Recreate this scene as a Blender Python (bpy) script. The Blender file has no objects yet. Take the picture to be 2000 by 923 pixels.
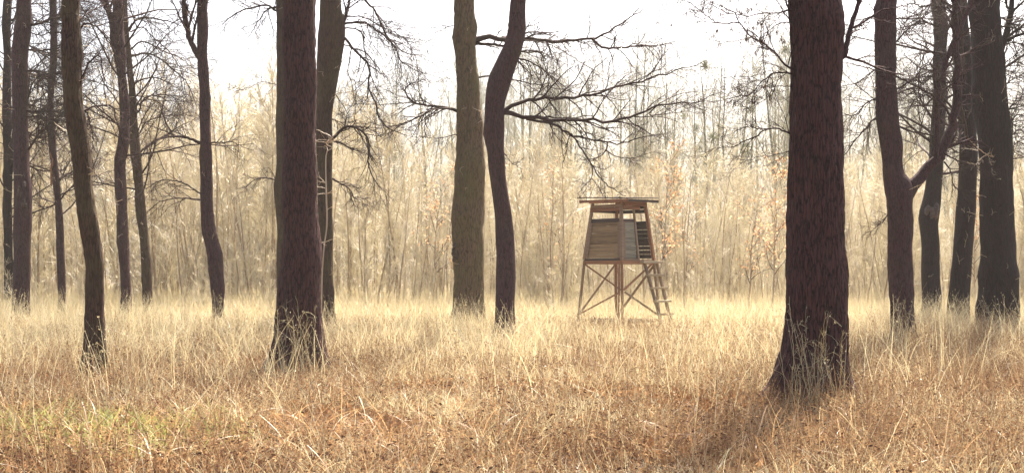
import bpy, math, random
import numpy as np
from mathutils import Vector, noise as mnoise

# ------------------------------------------------------------------ camera, sky, sun, exposure
SC = bpy.context.scene
COL = SC.collection
F = 2605.0          # focal length in photo pixels (photo 2000 wide)
CAMZ = 1.6
HOR = 536.0
cam = bpy.data.cameras.new('camera'); camo = bpy.data.objects.new('camera', cam); COL.objects.link(camo)
camo.location = (0, 0, CAMZ); camo.rotation_euler = (math.radians(90), 0, 0)
cam.sensor_width = 36; cam.lens = 36 * F / 2000; cam.shift_y = (HOR - 461.5) / 2000
cam.clip_start = 0.1; cam.clip_end = 3000
SC.camera = camo

SUN_AZ, SUN_EL = math.radians(20), math.radians(53)     # azimuth from +Y towards +X
w = bpy.data.worlds.new('World'); SC.world = w; w.use_nodes = True
wn = w.node_tree.nodes; wl = w.node_tree.links
bg = wn['Background']; sky = wn.new('ShaderNodeTexSky'); sky.sky_type = 'NISHITA'; sky.sun_disc = False
sky.sun_elevation = SUN_EL; sky.sun_rotation = SUN_AZ
sky.dust_density = 6.0; sky.air_density = 0.8; sky.ozone_density = 0.4
wl.new(sky.outputs[0], bg.inputs[0]); bg.inputs[1].default_value = 0.10
sl = bpy.data.lights.new('sun', 'SUN'); so = bpy.data.objects.new('sun', sl); COL.objects.link(so)
sl.energy = 5.0; sl.angle = math.radians(2.0); sl.color = (1.0, 0.89, 0.74)
S = Vector((math.sin(SUN_AZ) * math.cos(SUN_EL), math.cos(SUN_AZ) * math.cos(SUN_EL), math.sin(SUN_EL)))
so.rotation_euler = S.to_track_quat('Z', 'Y').to_euler(); so.location = (0, 0, 60)
so['kind'] = 'helper'
vs = SC.view_settings; vs.view_transform = 'Standard'; vs.look = 'None'; vs.exposure = 1.85; vs.gamma = 1.0
cy = SC.cycles
cy.max_bounces = 4; cy.diffuse_bounces = 2; cy.glossy_bounces = 1; cy.transmission_bounces = 3
cy.volume_bounces = 0; cy.transparent_max_bounces = 4
cy.use_denoising = True; cy.denoiser = 'OPENIMAGEDENOISE'; cy.denoising_input_passes = 'RGB_ALBEDO_NORMAL'; cy.denoising_prefilter = 'ACCURATE'
SC.render.filter_size = 1.0
try: cy.sampling_pattern = 'BLUE_NOISE'
except Exception: pass
cy.sample_clamp_indirect = 6.0
cy.use_adaptive_sampling = False

rng = np.random.default_rng(7)
random.seed(7)

# ------------------------------------------------------------------ helpers
def px(x, y, d):
    return np.array([(x - 1000) / F * d, d, CAMZ - (y - HOR) / F * d])

def mesh(name, V, Q, smooth=True, mat=None, tri=None, uvw=None):
    me = bpy.data.meshes.new(name)
    V = np.asarray(V, np.float32); Q = np.asarray(Q, np.int32)
    k = Q.shape[1]
    me.vertices.add(len(V)); me.vertices.foreach_set('co', V.ravel())
    me.loops.add(Q.size); me.loops.foreach_set('vertex_index', Q.ravel())
    me.polygons.add(len(Q)); me.polygons.foreach_set('loop_start', np.arange(0, Q.size, k, dtype=np.int32))
    me.polygons.foreach_set('use_smooth', np.full(len(Q), smooth))
    me.update(calc_edges=True)
    if mat: me.materials.append(mat)
    return me

def link(name, me, parent=None, kind=None):
    o = bpy.data.objects.new(name, me); COL.objects.link(o)
    if parent: o.parent = parent
    if kind: o['kind'] = kind
    return o

def tag(o, label, cat, group=None, kind=None):
    o['label'] = label; o['category'] = cat
    if group: o['group'] = group
    if kind: o['kind'] = kind
    return o

def thing(name, label, cat, loc, group=None):
    o = bpy.data.objects.new(name, None); COL.objects.link(o); o.location = loc
    o.empty_display_size = 0.2
    return tag(o, label, cat, group)

def norm(a):
    return a / np.maximum(np.linalg.norm(a, axis=-1, keepdims=True), 1e-9)

def tubes(P, R, sides):
    """P (M,n,3), R (M,n) -> verts, quads"""
    M, n, _ = P.shape
    T = np.empty_like(P); T[:, 1:-1] = P[:, 2:] - P[:, :-2]; T[:, 0] = P[:, 1] - P[:, 0]; T[:, -1] = P[:, -1] - P[:, -2]
    T = norm(T)
    mean = norm(P[:, -1] - P[:, 0])
    ax = np.eye(3)[np.argmin(np.abs(mean), axis=1)]
    ref = np.repeat(ax[:, None, :], n, axis=1)
    A = norm(np.cross(T, ref)); B = np.cross(T, A)
    th = np.arange(sides) / sides * 2 * np.pi
    V = P[:, :, None, :] + R[:, :, None, None] * (A[:, :, None, :] * np.cos(th)[None, None, :, None] + B[:, :, None, :] * np.sin(th)[None, None, :, None])
    base = (np.arange(M) * n * sides)[:, None, None] + (np.arange(n - 1) * sides)[None, :, None]
    j = np.arange(sides)[None, None, :]; j2 = (j + 1) % sides
    Q = np.stack([base + j, base + j2, base + j2 + sides, base + j + sides], axis=-1).reshape(-1, 4)
    return V.reshape(-1, 3), Q

class Bag:
    def __init__(s): s.V = []; s.Q = []; s.n = 0
    def add(s, V, Q):
        s.V.append(V); s.Q.append(Q + s.n); s.n += len(V)
    def tubes(s, P, R, sides):
        if len(P): s.add(*tubes(P, R, sides))
    def mesh(s, name, mat, smooth=True, org=None):
        V = np.concatenate(s.V); 
        if org is not None: V = V - np.asarray(org)
        return mesh(name, V, np.concatenate(s.Q), smooth, mat)

def resample(pts, n, smooth=True):
    pts = np.asarray(pts, float)
    k = len(pts)
    if k == 2 or not smooth:
        seg = np.r_[0, np.cumsum(np.linalg.norm(np.diff(pts, axis=0), axis=1))]
        t = np.linspace(0, seg[-1], n)
        return np.stack([np.interp(t, seg, pts[:, c]) for c in range(pts.shape[1])], 1)
    ext = np.vstack([2 * pts[0] - pts[1], pts, 2 * pts[-1] - pts[-2]])
    out = []
    for i in range(k - 1):
        p0, p1, p2, p3 = ext[i:i + 4]
        for t in np.linspace(0, 1, 12, endpoint=False):
            out.append(.5 * ((2 * p1) + (-p0 + p2) * t + (2 * p0 - 5 * p1 + 4 * p2 - p3) * t * t + (-p0 + 3 * p1 - 3 * p2 + p3) * t ** 3))
    out.append(pts[-1])
    return resample(out, n, False)

def grow(p0, d0, L, n, wig, pull=(0, 0, 0)):
    """vectorised wandering curves. p0 (M,3) d0 (M,3) L (M,)"""
    M = len(p0); P = np.empty((M, n, 3)); P[:, 0] = p0; d = norm(d0); st = (L / (n - 1))[:, None]
    pull = np.asarray(pull)
    for i in range(1, n):
        d = norm(d + rng.normal(0, wig, (M, 3)) + pull)
        P[:, i] = P[:, i - 1] + d * st
    return P

def spawn(P, R, K, lmin, lmax, amin, amax, n, wig, pull=(0, 0, 0), t0=.15, t1=1., rmul=.6, rmin=.002, taper=.25, lfall=.6):
    """K children on each of the parent curves"""
    M, m, _ = P.shape
    t = (t0 + (t1 - t0) * (np.arange(K)[None, :] + rng.random((M, K))) / K) * (m - 1)
    i = np.clip(t.astype(int), 0, m - 2); f = (t - i)[..., None]
    mi = np.arange(M)[:, None]
    p = P[mi, i] * (1 - f) + P[mi, i + 1] * f
    T = norm(P[mi, i + 1] - P[mi, i])
    r = R[mi, i]
    q = norm(np.cross(T, rng.normal(0, 1, (M, K, 3))))
    a = rng.uniform(amin, amax, (M, K, 1))
    d = T * np.cos(a) + q * np.sin(a)
    L = rng.uniform(lmin, lmax, (M, K)) * (1 - lfall * t / (m - 1))
    C = grow(p.reshape(-1, 3), d.reshape(-1, 3), L.ravel(), n, wig, pull)
    r0 = np.maximum(r.ravel() * rmul, rmin)
    RR = r0[:, None] * np.linspace(1, taper, n)[None, :]
    return C, np.maximum(RR, rmin * .5)

# ------------------------------------------------------------------ materials
def newmat(name):
    m = bpy.data.materials.new(name); m.use_nodes = True
    nt = m.node_tree; nt.nodes.clear()
    out = nt.nodes.new('ShaderNodeOutputMaterial')
    return m, nt, out

def N(nt, typ, **kw):
    n = nt.nodes.new(typ)
    for k, v in kw.items(): setattr(n, k, v)
    return n

def ramp(nt, stops):
    r = nt.nodes.new('ShaderNodeValToRGB'); e = r.color_ramp.elements
    while len(e) > 1: e.remove(e[0])
    e[0].position = stops[0][0]; e[0].color = (*stops[0][1], 1)
    for p, c in stops[1:]:
        q = e.new(p); q.color = (*c, 1)
    return r

def bark_mat(name, dark, light, moss=0.0, scale=14, stretch=.28, bump=.6, mosscol=(.12, .125, .04), bdist=.03):
    m, nt, out = newmat(name); L = nt.links.new
    tc = N(nt, 'ShaderNodeTexCoord'); mp = N(nt, 'ShaderNodeMapping'); mp.inputs['Scale'].default_value = (scale, scale, scale * stretch)
    L(tc.outputs['Object'], mp.inputs[0])
    nz = N(nt, 'ShaderNodeTexNoise'); nz.inputs['Scale'].default_value = 1.2; nz.inputs['Detail'].default_value = 6; nz.inputs['Roughness'].default_value = .65
    L(mp.outputs[0], nz.inputs['Vector'])
    wmix = N(nt, 'ShaderNodeMixRGB'); wmix.blend_type = 'ADD'; wmix.inputs[0].default_value = 1.5
    L(mp.outputs[0], wmix.inputs[1]); L(nz.outputs['Color'], wmix.inputs[2])
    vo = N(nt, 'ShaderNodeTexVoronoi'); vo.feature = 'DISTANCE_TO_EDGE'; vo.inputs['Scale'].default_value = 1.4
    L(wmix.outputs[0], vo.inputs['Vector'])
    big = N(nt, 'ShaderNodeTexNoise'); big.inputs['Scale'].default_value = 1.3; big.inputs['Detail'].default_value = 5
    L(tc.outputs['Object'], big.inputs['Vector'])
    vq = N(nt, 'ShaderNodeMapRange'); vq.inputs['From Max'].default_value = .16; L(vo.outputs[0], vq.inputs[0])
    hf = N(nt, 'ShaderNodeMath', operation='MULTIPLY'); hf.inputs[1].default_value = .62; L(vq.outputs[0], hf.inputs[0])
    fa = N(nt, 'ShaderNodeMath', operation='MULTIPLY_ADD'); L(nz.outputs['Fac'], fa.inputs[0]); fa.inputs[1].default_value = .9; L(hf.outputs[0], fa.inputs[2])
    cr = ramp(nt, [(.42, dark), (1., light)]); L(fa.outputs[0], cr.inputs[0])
    mr = ramp(nt, [(.5 - .25 * moss, (0, 0, 0)), (.75 - .25 * moss, (1, 1, 1))]); L(big.outputs['Fac'], mr.inputs[0])
    mf = N(nt, 'ShaderNodeMath', operation='MULTIPLY'); mf.inputs[1].default_value = min(1, moss); L(mr.outputs[0], mf.inputs[0])
    cm = N(nt, 'ShaderNodeMixRGB'); L(mf.outputs[0], cm.inputs[0]); L(cr.outputs[0], cm.inputs[1]); cm.inputs[2].default_value = (*mosscol, 1)
    vr = N(nt, 'ShaderNodeMapRange'); vr.inputs['From Max'].default_value = .35; L(vo.outputs[0], vr.inputs[0])
    ha = N(nt, 'ShaderNodeMath', operation='MULTIPLY_ADD'); L(nz.outputs['Fac'], ha.inputs[0]); ha.inputs[1].default_value = .6; L(vr.outputs[0], ha.inputs[2])
    bp = N(nt, 'ShaderNodeBump'); bp.inputs['Strength'].default_value = bump; bp.inputs['Distance'].default_value = bdist
    L(ha.outputs[0], bp.inputs['Height'])
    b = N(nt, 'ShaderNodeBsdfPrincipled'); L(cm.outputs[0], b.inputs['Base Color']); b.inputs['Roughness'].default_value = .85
    b.inputs['Specular IOR Level'].default_value = .25
    L(bp.outputs[0], b.inputs['Normal']); L(b.outputs[0], out.inputs[0])
    return m

def leafy_mat(name, cols, trans=.45, gloss=.06, rough=.45, patch=None):
    """thin dry plant matter: diffuse + translucent + a little sheen; colour differs per instance and along the mesh"""
    m, nt, out = newmat(name); L = nt.links.new
    oi = N(nt, 'ShaderNodeObjectInfo'); geo = N(nt, 'ShaderNodeNewGeometry')
    ad = N(nt, 'ShaderNodeMath', operation='MULTIPLY_ADD'); L(geo.outputs['Random Per Island'], ad.inputs[0]); ad.inputs[1].default_value = .65
    sc = N(nt, 'ShaderNodeMath', operation='MULTIPLY'); L(oi.outputs['Random'], sc.inputs[0]); sc.inputs[1].default_value = .35
    L(sc.outputs[0], ad.inputs[2])
    k = len(cols)
    cr = ramp(nt, [((i + .0) / (k - 1), c) for i, c in enumerate(cols)]); L(ad.outputs[0], cr.inputs[0])
    df = N(nt, 'ShaderNodeBsdfDiffuse'); tr = N(nt, 'ShaderNodeBsdfTranslucent'); gl = N(nt, 'ShaderNodeBsdfGlossy'); gl.inputs['Roughness'].default_value = rough
    L(cr.outputs[0], df.inputs[0]); L(cr.outputs[0], tr.inputs[0])
    m1 = N(nt, 'ShaderNodeMixShader'); m1.inputs[0].default_value = trans; L(df.outputs[0], m1.inputs[1]); L(tr.outputs[0], m1.inputs[2])
    m2 = N(nt, 'ShaderNodeMixShader'); m2.inputs[0].default_value = gloss; L(m1.outputs[0], m2.inputs[1]); L(gl.outputs[0], m2.inputs[2])
    L(m2.outputs[0], out.inputs[0])
    return m

def wood_mat(name, c0, c1, c2):
    m, nt, out = newmat(name); L = nt.links.new
    tc = N(nt, 'ShaderNodeTexCoord'); oi = N(nt, 'ShaderNodeObjectInfo')
    mp = N(nt, 'ShaderNodeMapping'); mp.inputs['Scale'].default_value = (2.0, 2.0, 45)
    L(tc.outputs['Object'], mp.inputs[0])
    nz = N(nt, 'ShaderNodeTexNoise'); nz.noise_dimensions = '4D'; nz.inputs['Scale'].default_value = 1.0; nz.inputs['Detail'].default_value = 5; nz.inputs['Roughness'].default_value = .7
    L(mp.outputs[0], nz.inputs['Vector'])
    wv = N(nt, 'ShaderNodeMath', operation='MULTIPLY'); wv.inputs[1].default_value = 40; L(oi.outputs['Random'], wv.inputs[0]); L(wv.outputs[0], nz.inputs['W'])
    ad = N(nt, 'ShaderNodeMath', operation='MULTIPLY_ADD'); L(oi.outputs['Random'], ad.inputs[0]); ad.inputs[1].default_value = .35; 
    s2 = N(nt, 'ShaderNodeMath', operation='MULTIPLY_ADD'); L(nz.outputs['Fac'], s2.inputs[0]); s2.inputs[1].default_value = 1.1; s2.inputs[2].default_value = -.25
    L(s2.outputs[0], ad.inputs[2])
    cr = ramp(nt, [(.1, c0), (.5, c1), (.95, c2)]); L(ad.outputs[0], cr.inputs[0])
    bp = N(nt, 'ShaderNodeBump'); bp.inputs['Strength'].default_value = .5; bp.inputs['Distance'].default_value = .006; L(nz.outputs['Fac'], bp.inputs['Height'])
    b = N(nt, 'ShaderNodeBsdfPrincipled'); b.inputs['Roughness'].default_value = .8; L(cr.outputs[0], b.inputs['Base Color']); L(bp.outputs[0], b.inputs['Normal'])
    L(b.outputs[0], out.inputs[0])
    return m

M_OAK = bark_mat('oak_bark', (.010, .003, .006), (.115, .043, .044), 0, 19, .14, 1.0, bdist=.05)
M_BARK = bark_mat('purple_brown_bark', (.014, .004, .008), (.070, .026, .034), .10, 22, .15, .6)
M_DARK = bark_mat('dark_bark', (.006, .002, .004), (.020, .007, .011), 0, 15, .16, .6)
M_MOSS = bark_mat('mossy_bark', (.032, .018, .011), (.17, .11, .06), .45, 17, .13, .6)
M_MOSSD = bark_mat('olive_bark', (.017, .007, .006), (.075, .038, .027), .3, 18, .15, .6)
M_TWIG = bark_mat('twig_bark', (.014, .005, .006), (.045, .019, .019), 0, 30, .6, .2)
M_SHOOT = leafy_mat('pale_shoots', [(.5, .38, .24), (.7, .55, .36)], .3, .12)
M_SAPT = leafy_mat('young_bark', [(.24, .16, .11), (.42, .31, .20), (.56, .44, .29)], .15, .1)
M_SAPC = leafy_mat('young_twigs', [(.46, .375, .26), (.77, .70, .52), (.90, .85, .67)], .72, .2, .55)
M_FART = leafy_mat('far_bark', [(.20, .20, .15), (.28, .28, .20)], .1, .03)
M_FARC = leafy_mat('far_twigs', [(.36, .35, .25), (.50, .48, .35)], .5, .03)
M_ORANGE = leafy_mat('dry_orange_leaves', [(.50, .28, .14), (.64, .40, .22), (.74, .56, .36)], .5, .04)
M_STRAW = leafy_mat('straw', [(.36, .27, .14), (.57, .485, .28), (.74, .675, .45)], .5, .08)
M_TAN = leafy_mat('tan_straw', [(.13, .07, .045), (.34, .26, .14), (.53, .455, .26), (.71, .655, .44)], .45, .05)
M_HERB = leafy_mat('brown_herbs', [(.035, .014, .016), (.11, .054, .036), (.29, .18, .095), (.48, .35, .20)], .32, .0)
M_SEDGE = leafy_mat('sedge_blades', [(.20, .10, .045), (.40, .25, .12), (.58, .42, .23)], .4, .05)
M_GREEN = leafy_mat('fresh_grass', [(.16, .19, .05), (.28, .31, .09), (.46, .45, .18)], .45, .04)
M_LITTER = leafy_mat('leaf_litter', [(.12, .055, .03), (.28, .14, .06), (.40, .23, .11), (.44, .30, .16)], .12, .0)
M_SEED = leafy_mat('dry_seeds', [(.09, .05, .03), (.16, .09, .05)], .2, .02)
M_MISTLE = leafy_mat('mistletoe', [(.14, .17, .06), (.22, .24, .09)], .3, .05)
W_LEFT = wood_mat('brown_planks', (.10, .062, .032), (.26, .175, .088), (.40, .30, .165))
W_GREY = wood_mat('grey_planks', (.11, .10, .075), (.25, .235, .17), (.36, .34, .26))
W_DARK = wood_mat('dark_timber', (.03, .02, .02), (.07, .045, .04), (.14, .09, .07))
W_RED = wood_mat('red_brown_timber', (.13, .055, .03), (.30, .145, .075), (.44, .25, .14))
W_POST = wood_mat('weathered_posts', (.12, .075, .05), (.25, .17, .11), (.37, .28, .19))
W_STEP = wood_mat('pale_steps', (.2, .15, .09), (.38, .31, .2), (.5, .42, .3))

# ------------------------------------------------------------------ ground
def gz(x, y):
    x = np.asarray(x, float); y = np.asarray(y, float)
    return .05 * np.sin(x * .55 + 1.3) * np.sin(y * .41) + .04 * np.sin(x * .21 - y * .3) + .03 * np.sin(x * 1.3 + y * 1.1)

def build_ground():
    xs = np.r_[np.linspace(-240, -42, 24), np.linspace(-40, 40, 161), np.linspace(42, 240, 24)]
    ys = np.r_[np.linspace(-40, 4, 12), np.linspace(5, 70, 131), np.linspace(72, 420, 40)]
    X, Y = np.meshgrid(xs, ys); V = np.stack([X, Y, gz(X, Y)], -1).reshape(-1, 3)
    a = np.arange(len(ys) - 1)[:, None] * len(xs) + np.arange(len(xs) - 1)[None, :]
    Q = np.stack([a, a + 1, a + 1 + len(xs), a + len(xs)], -1).reshape(-1, 4)
    m, nt, out = newmat('leafy_soil'); L = nt.links.new
    tc = N(nt, 'ShaderNodeTexCoord')
    n1 = N(nt, 'ShaderNodeTexNoise'); n1.inputs['Scale'].default_value = 14; n1.inputs['Detail'].default_value = 8; n1.inputs['Roughness'].default_value = .75
    L(tc.outputs['Object'], n1.inputs['Vector'])
    cr = ramp(nt, [(.3, (.03, .014, .011)), (.5, (.09, .047, .026)), (.7, (.2, .12, .06))]); L(n1.outputs['Fac'], cr.inputs[0])
    bp = N(nt, 'ShaderNodeBump'); bp.inputs['Strength'].default_value = .8; bp.inputs['Distance'].default_value = .05; L(n1.outputs['Fac'], bp.inputs['Height'])
    b = N(nt, 'ShaderNodeBsdfPrincipled'); b.inputs['Roughness'].default_value = .95; L(cr.outputs[0], b.inputs['Base Color']); L(bp.outputs[0], b.inputs['Normal']); L(b.outputs[0], out.inputs[0])
    o = link('ground', mesh('ground', V, Q, True, m), kind='structure')
    o['label'] = 'leaf-strewn brown soil of the clearing under the dry grass'; o['category'] = 'ground'
build_ground()

# ------------------------------------------------------------------ mature trees
GROUP = 'mature trees round the clearing'
class Tree:
    pass

def make_tree(key, label, rows, d, base_y, mat, sides=28, nz=90, height=19, ridge=None, flare=1.35, crown=True, lean=0., lump=.017, drop=0, shoots=0, crown_z=None, crown_k=18):
    """rows: (y, x_left, x_right) in photo pixels; d = distance found from where its foot meets the ground"""
    t = Tree(); t.d = d; t.mat = mat
    rows = sorted(rows, key=lambda r: -r[0])
    C = [px((a + b) / 2, y, d) for y, a, b in rows]; R = [(b - a) / 2 / F * d for y, a, b in rows]
    foot = C[0].copy(); foot[2] = gz(foot[0], foot[1])
    # extend to the ground and to the top of the tree
    pts = []; rad = []
    if C[0][2] > foot[2] + .25:
        pts += [foot + [0, 0, -.35], foot + [0, 0, .02]]; rad += [R[0] * flare, R[0] * (1 + (flare - 1) * .6)]
    else:
        pts += [np.array([C[0][0], C[0][1], foot[2] - .35])]; rad += [R[0] * 1.15]
    pts += C; rad += R
    top = C[-1]; dirv = norm(C[-1] - C[max(0, len(C) - 4)]); dirv = norm(dirv * .35 + np.array([0, 0, 1.]))
    H = max(height - top[2], .4)
    for k in (.25, .5, .75, 1.):
        wob = rng.normal(0, .12, 3) * [1, 1, 0]
        pts.append(top + dirv * H * k + wob); rad.append(R[-1] * (1 - .88 * k))
    q = resample(np.c_[np.array(pts), np.array(rad)], nz)
    # depth sway so the trunk is not flat in one plane
    zz = q[:, 2]; q[:, 1] += lean * zz + .05 * np.sin(zz * .8 + d)
    P = q[None, :, :3]; Rr = np.maximum(q[None, :, 3], .015)
    V, Q = tubes(P, Rr, sides)
    ctr = np.repeat(P[0], sides, axis=0); out = V - ctr; u = norm(out); r = np.linalg.norm(out, axis=1)
    nbp = 0 if lump < .01 else 9
    bi = rng.integers(3, max(4, int(nz * .55)), nbp); ba = rng.uniform(0, 6.28, nbp); br = Rr[0][bi]
    BP = P[0][bi] + np.stack([np.cos(ba) * br, np.sin(ba) * br, np.zeros(nbp)], 1); BS = br * rng.uniform(.35, .8, nbp); BA = br * rng.uniform(.08, .24, nbp)
    add = np.zeros(len(V))
    for p_, s_, a_ in zip(BP, BS, BA): add += a_ * np.exp(-np.sum(((V - p_) * [1, 1, .8]) ** 2, 1) / (2 * s_ * s_))
    dv = np.empty(len(V))
    for i, v in enumerate(V):
        s = mnoise.noise(Vector((v[0] * 3.1, v[1] * 3.1, v[2] * .9))) * lump * 2
        if r[i] > .08: s += mnoise.noise(Vector((v[0] * 9, v[1] * 9, v[2] * 2.3))) * lump
        if ridge and v[2] < ridge[3]:
            wx = mnoise.noise(Vector((v[0] * 5, v[1] * 5, v[2] * 5))) * .25
            ds = mnoise.voronoi(Vector((v[0] / ridge[0] + wx, v[1] / ridge[0] + wx, v[2] / ridge[1])))[0]
            s += (min((ds[1] - ds[0]), .5) - .3) * ridge[2]
        # buttress roots near the ground
        h = v[2] - foot[2]
        if h < .7:
            an = math.atan2(u[i][1], u[i][0]); s += max(0, .7 - h) ** 2 * r[i] * .95 * (.5 + .5 * math.sin(an * 5 + d))
        dv[i] = s
    V = V + u * (dv + add)[:, None]
    org = foot
    t.org = org
    t.root = thing(key, label, 'tree', Vector(org), GROUP)
    t.P, t.R = P, Rr
    link('trunk', mesh('trunk', V - org, Q, True, mat), t.root)
    if crown:
        b = Bag()
        z0 = crown_z if crown_z else CAMZ + HOR / F * d + .6
        kk = np.searchsorted(q[:, 2], z0); kk = min(kk, nz - 12)
        Pp = P[:, kk:]; Rp = Rr[:, kk:]
        B1, R1 = spawn(Pp, Rp, crown_k, 2.2, 5.0, .7, 1.35, 9, .10, (0, 0, .03), .0, .97, .22, .012, .22, .45)
        B2, R2 = spawn(B1, R1, 7, .8, 2.1, .5, 1.0, 6, .13, (0, 0, -.03), .15, 1, .5, .0065, .4, .4)
        B3, R3 = spawn(B2, R2, 5, .3, .9, .4, 1.0, 4, .16, (0, 0, -.04), .15, 1, .55, .0042, .6, .3)
        b.tubes(B1, R1, 5); b.tubes(B2, R2, 4); b.tubes(B3, R3, 3)
        o = link('crown', b.mesh('crown', M_TWIG, True, org), t.root)
    if shoots:
        b = Bag(); m = (q[:, 2] > 1.2) & (q[:, 2] < CAMZ + HOR / F * d)
        idx = np.where(m)[0]; ii = rng.choice(idx, shoots); an = rng.uniform(0, 2 * np.pi, shoots)
        dirs = np.stack([np.cos(an), np.sin(an), rng.uniform(-.1, .6, shoots)], 1)
        p0 = P[0][ii] + norm(dirs * [1, 1, 0]) * (Rr[0][ii] * .9)[:, None]
        G = grow(p0, dirs, rng.uniform(.15, .55, shoots), 6, .22, (0, 0, .03)); RG = np.full((shoots, 6), .0045) * np.linspace(1, .5, 6)
        b.tubes(G, RG, 4)
        G2, RG2 = spawn(G, RG, 2, .06, .22, .5, 1.0, 4, .2, (0, 0, 0), .3, 1, .8, .003, .5, .2); b.tubes(G2, RG2, 3)
        o = link('shoots', b.mesh('shoots', M_SHOOT, True, org), t.root, 'stuff')
    return t

def branch(t, pts, w0, w1, dd=None, twigs=8, tl=(.4, 1.3), off=(0, 0, 1), mat=None, droop=-.02, sub=5, n=26, name='branch', start_in=True, seeds=0, subsub=3):
    """pts in photo pixels through off=(x0,y0,scale); dd = depth gained from base to tip in metres"""
    x0, y0, s = off
    pts = np.array([(x0 + a / s, y0 + b / s) for a, b in pts], float)
    L = np.sum(np.linalg.norm(np.diff(pts, axis=0), axis=1)) / F * t.d
    if dd is None: dd = rng.uniform(-.55, .55) * L
    seg = np.r_[0, np.cumsum(np.linalg.norm(np.diff(pts, axis=0), axis=1))]; seg /= seg[-1]
    W = [px(p[0], p[1], t.d + dd * u ** 1.1) for p, u in zip(pts, seg)]
    # root the branch inside its trunk
    if start_in:
        zc = np.abs(t.P[0][:, 2] - W[0][2]).argmin(); c = t.P[0][zc]
        if np.linalg.norm((c - W[0])[:2]) > t.R[0][zc] * .5 and np.linalg.norm((c - W[0])[:2]) < 4 * t.R[0][zc]:
            W = [c * .75 + W[0] * .25] + W
    P = resample(np.array(W), n)[None]
    k = max(.006, L * .004)
    P[0, 2:] += rng.normal(0, k, (n - 2, 3))
    R = (np.linspace(1, 0, n)[None] ** .9 * (w0 * .88 - w1 * .7) + w1 * .7) / 2 / F * t.d
    R = R * (1 + .55 * np.exp(-np.linspace(0, 1, n)[None] / .05)) if start_in else R
    b = Bag(); b.tubes(P, R, 9 if w0 > 9 else 7 if w0 > 5 else 5)
    if twigs:
        w0 *= .9; rm = .00016 * t.d
        B1, R1 = spawn(P, R, int(twigs * 1.7), tl[0], tl[1], .4, .95, 7, .14, (0, 0, droop), .15, 1, .5, rm, .4, .35)
        b.tubes(B1, R1, 4)
        B2, R2 = spawn(B1, R1, sub, tl[0] * .45, tl[1] * .5, .4, .95, 5, .16, (0, 0, droop), .15, 1, .6, rm * .75, .6, .3)
        b.tubes(B2, R2, 3)
        if subsub:
            B3, R3 = spawn(B2, R2, subsub, tl[0] * .2, tl[1] * .28, .4, .95, 4, .16, (0, 0, droop), .2, 1, .7, rm * .5, .7, .3)
            b.tubes(B3, R3, 3)
    o = link(name, b.mesh(name, mat or M_TWIG, True, t.org), t.root)
    if seeds and twigs:
        sb = Bag(); ends = B2[:, -1][rng.choice(len(B2), min(seeds, len(B2)), replace=False)]
        q = np.repeat(ends, 9, axis=0)
        dirs = rng.normal(0, .5, q.shape) + [0, 0, -1.1]
        G = grow(q + rng.normal(0, .015, q.shape), dirs, rng.uniform(.03, .055, len(q)), 3, .1)
        sb.tubes(G, np.tile([[.0015, .005, .002]], (len(q), 1)), 3)
        link('seed_clusters', sb.mesh('seed_clusters', M_SEED, True, t.org), o, 'stuff')
    return o

T = {}
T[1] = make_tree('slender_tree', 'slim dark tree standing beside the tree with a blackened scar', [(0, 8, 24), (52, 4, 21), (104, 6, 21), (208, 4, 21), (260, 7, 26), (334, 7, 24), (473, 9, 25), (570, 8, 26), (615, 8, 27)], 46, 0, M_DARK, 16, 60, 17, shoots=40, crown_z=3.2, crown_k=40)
T[2] = make_tree('scarred_tree', 'dark brown tree with a black rotted scar halfway up its kinked trunk', [(0, 34, 61), (35, 34, 62), (69, 28, 59), (104, 24, 54), (139, 24, 53), (208, 24, 54), (278, 26, 55), (330, 27, 57), (369, 28, 62), (404, 28, 63), (473, 28, 61), (542, 27, 59), (577, 25, 57), (620, 22, 58)], 40, 0, M_BARK, 24, 80, 19, shoots=14)
T[3] = make_tree('peeling_tree', 'thin tree with a patch of peeled orange bark on its trunk', [(0, 96, 109), (35, 98, 111), (69, 99, 112), (139, 98, 110), (156, 93, 108), (208, 94, 106), (278, 96, 110), (335, 101, 115), (404, 106, 120), (438, 108, 122), (508, 110, 126), (577, 113, 128), (610, 113, 129)], 43, 0, M_BARK, 16, 70, 15, shoots=30, crown_z=3.2, crown_k=34)
T[4] = make_tree('leaning_tree', 'olive-brown tree with a curved leaning trunk rising from short brown grass', [(0, 120, 156), (35, 121, 157), (69, 122, 157), (104, 122, 160), (139, 124, 160), (173, 126, 162), (208, 128, 165), (243, 132, 170), (278, 138, 175), (300, 142, 178), (335, 146, 180), (369, 149, 182), (404, 153, 189), (438, 157, 194), (473, 162, 199), (508, 166, 203), (542, 165, 203), (600, 164, 202), (650, 163, 203), (700, 160, 204), (735, 156, 207)], 20.6, 0, M_MOSSD, 40, 160, 17, ridge=(.04, .12, .03, 5.5), shoots=16, flare=1.2)
T[5] = make_tree('forked_slender_tree', 'slim tree whose trunk forks high up, touching a thinner crooked tree', [(0, 221, 241), (35, 220, 241), (69, 216, 243), (104, 222, 246), (139, 227, 247), (173, 231, 250), (208, 232, 252), (243, 232, 252), (278, 230, 251), (300, 227, 248), (319, 223, 245), (369, 225, 246), (404, 227, 248), (438, 229, 250), (508, 233, 254), (577, 237, 257), (620, 235, 258)], 41, 0, M_BARK, 20, 80, 18, shoots=26, crown_z=5, crown_k=26)
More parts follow.
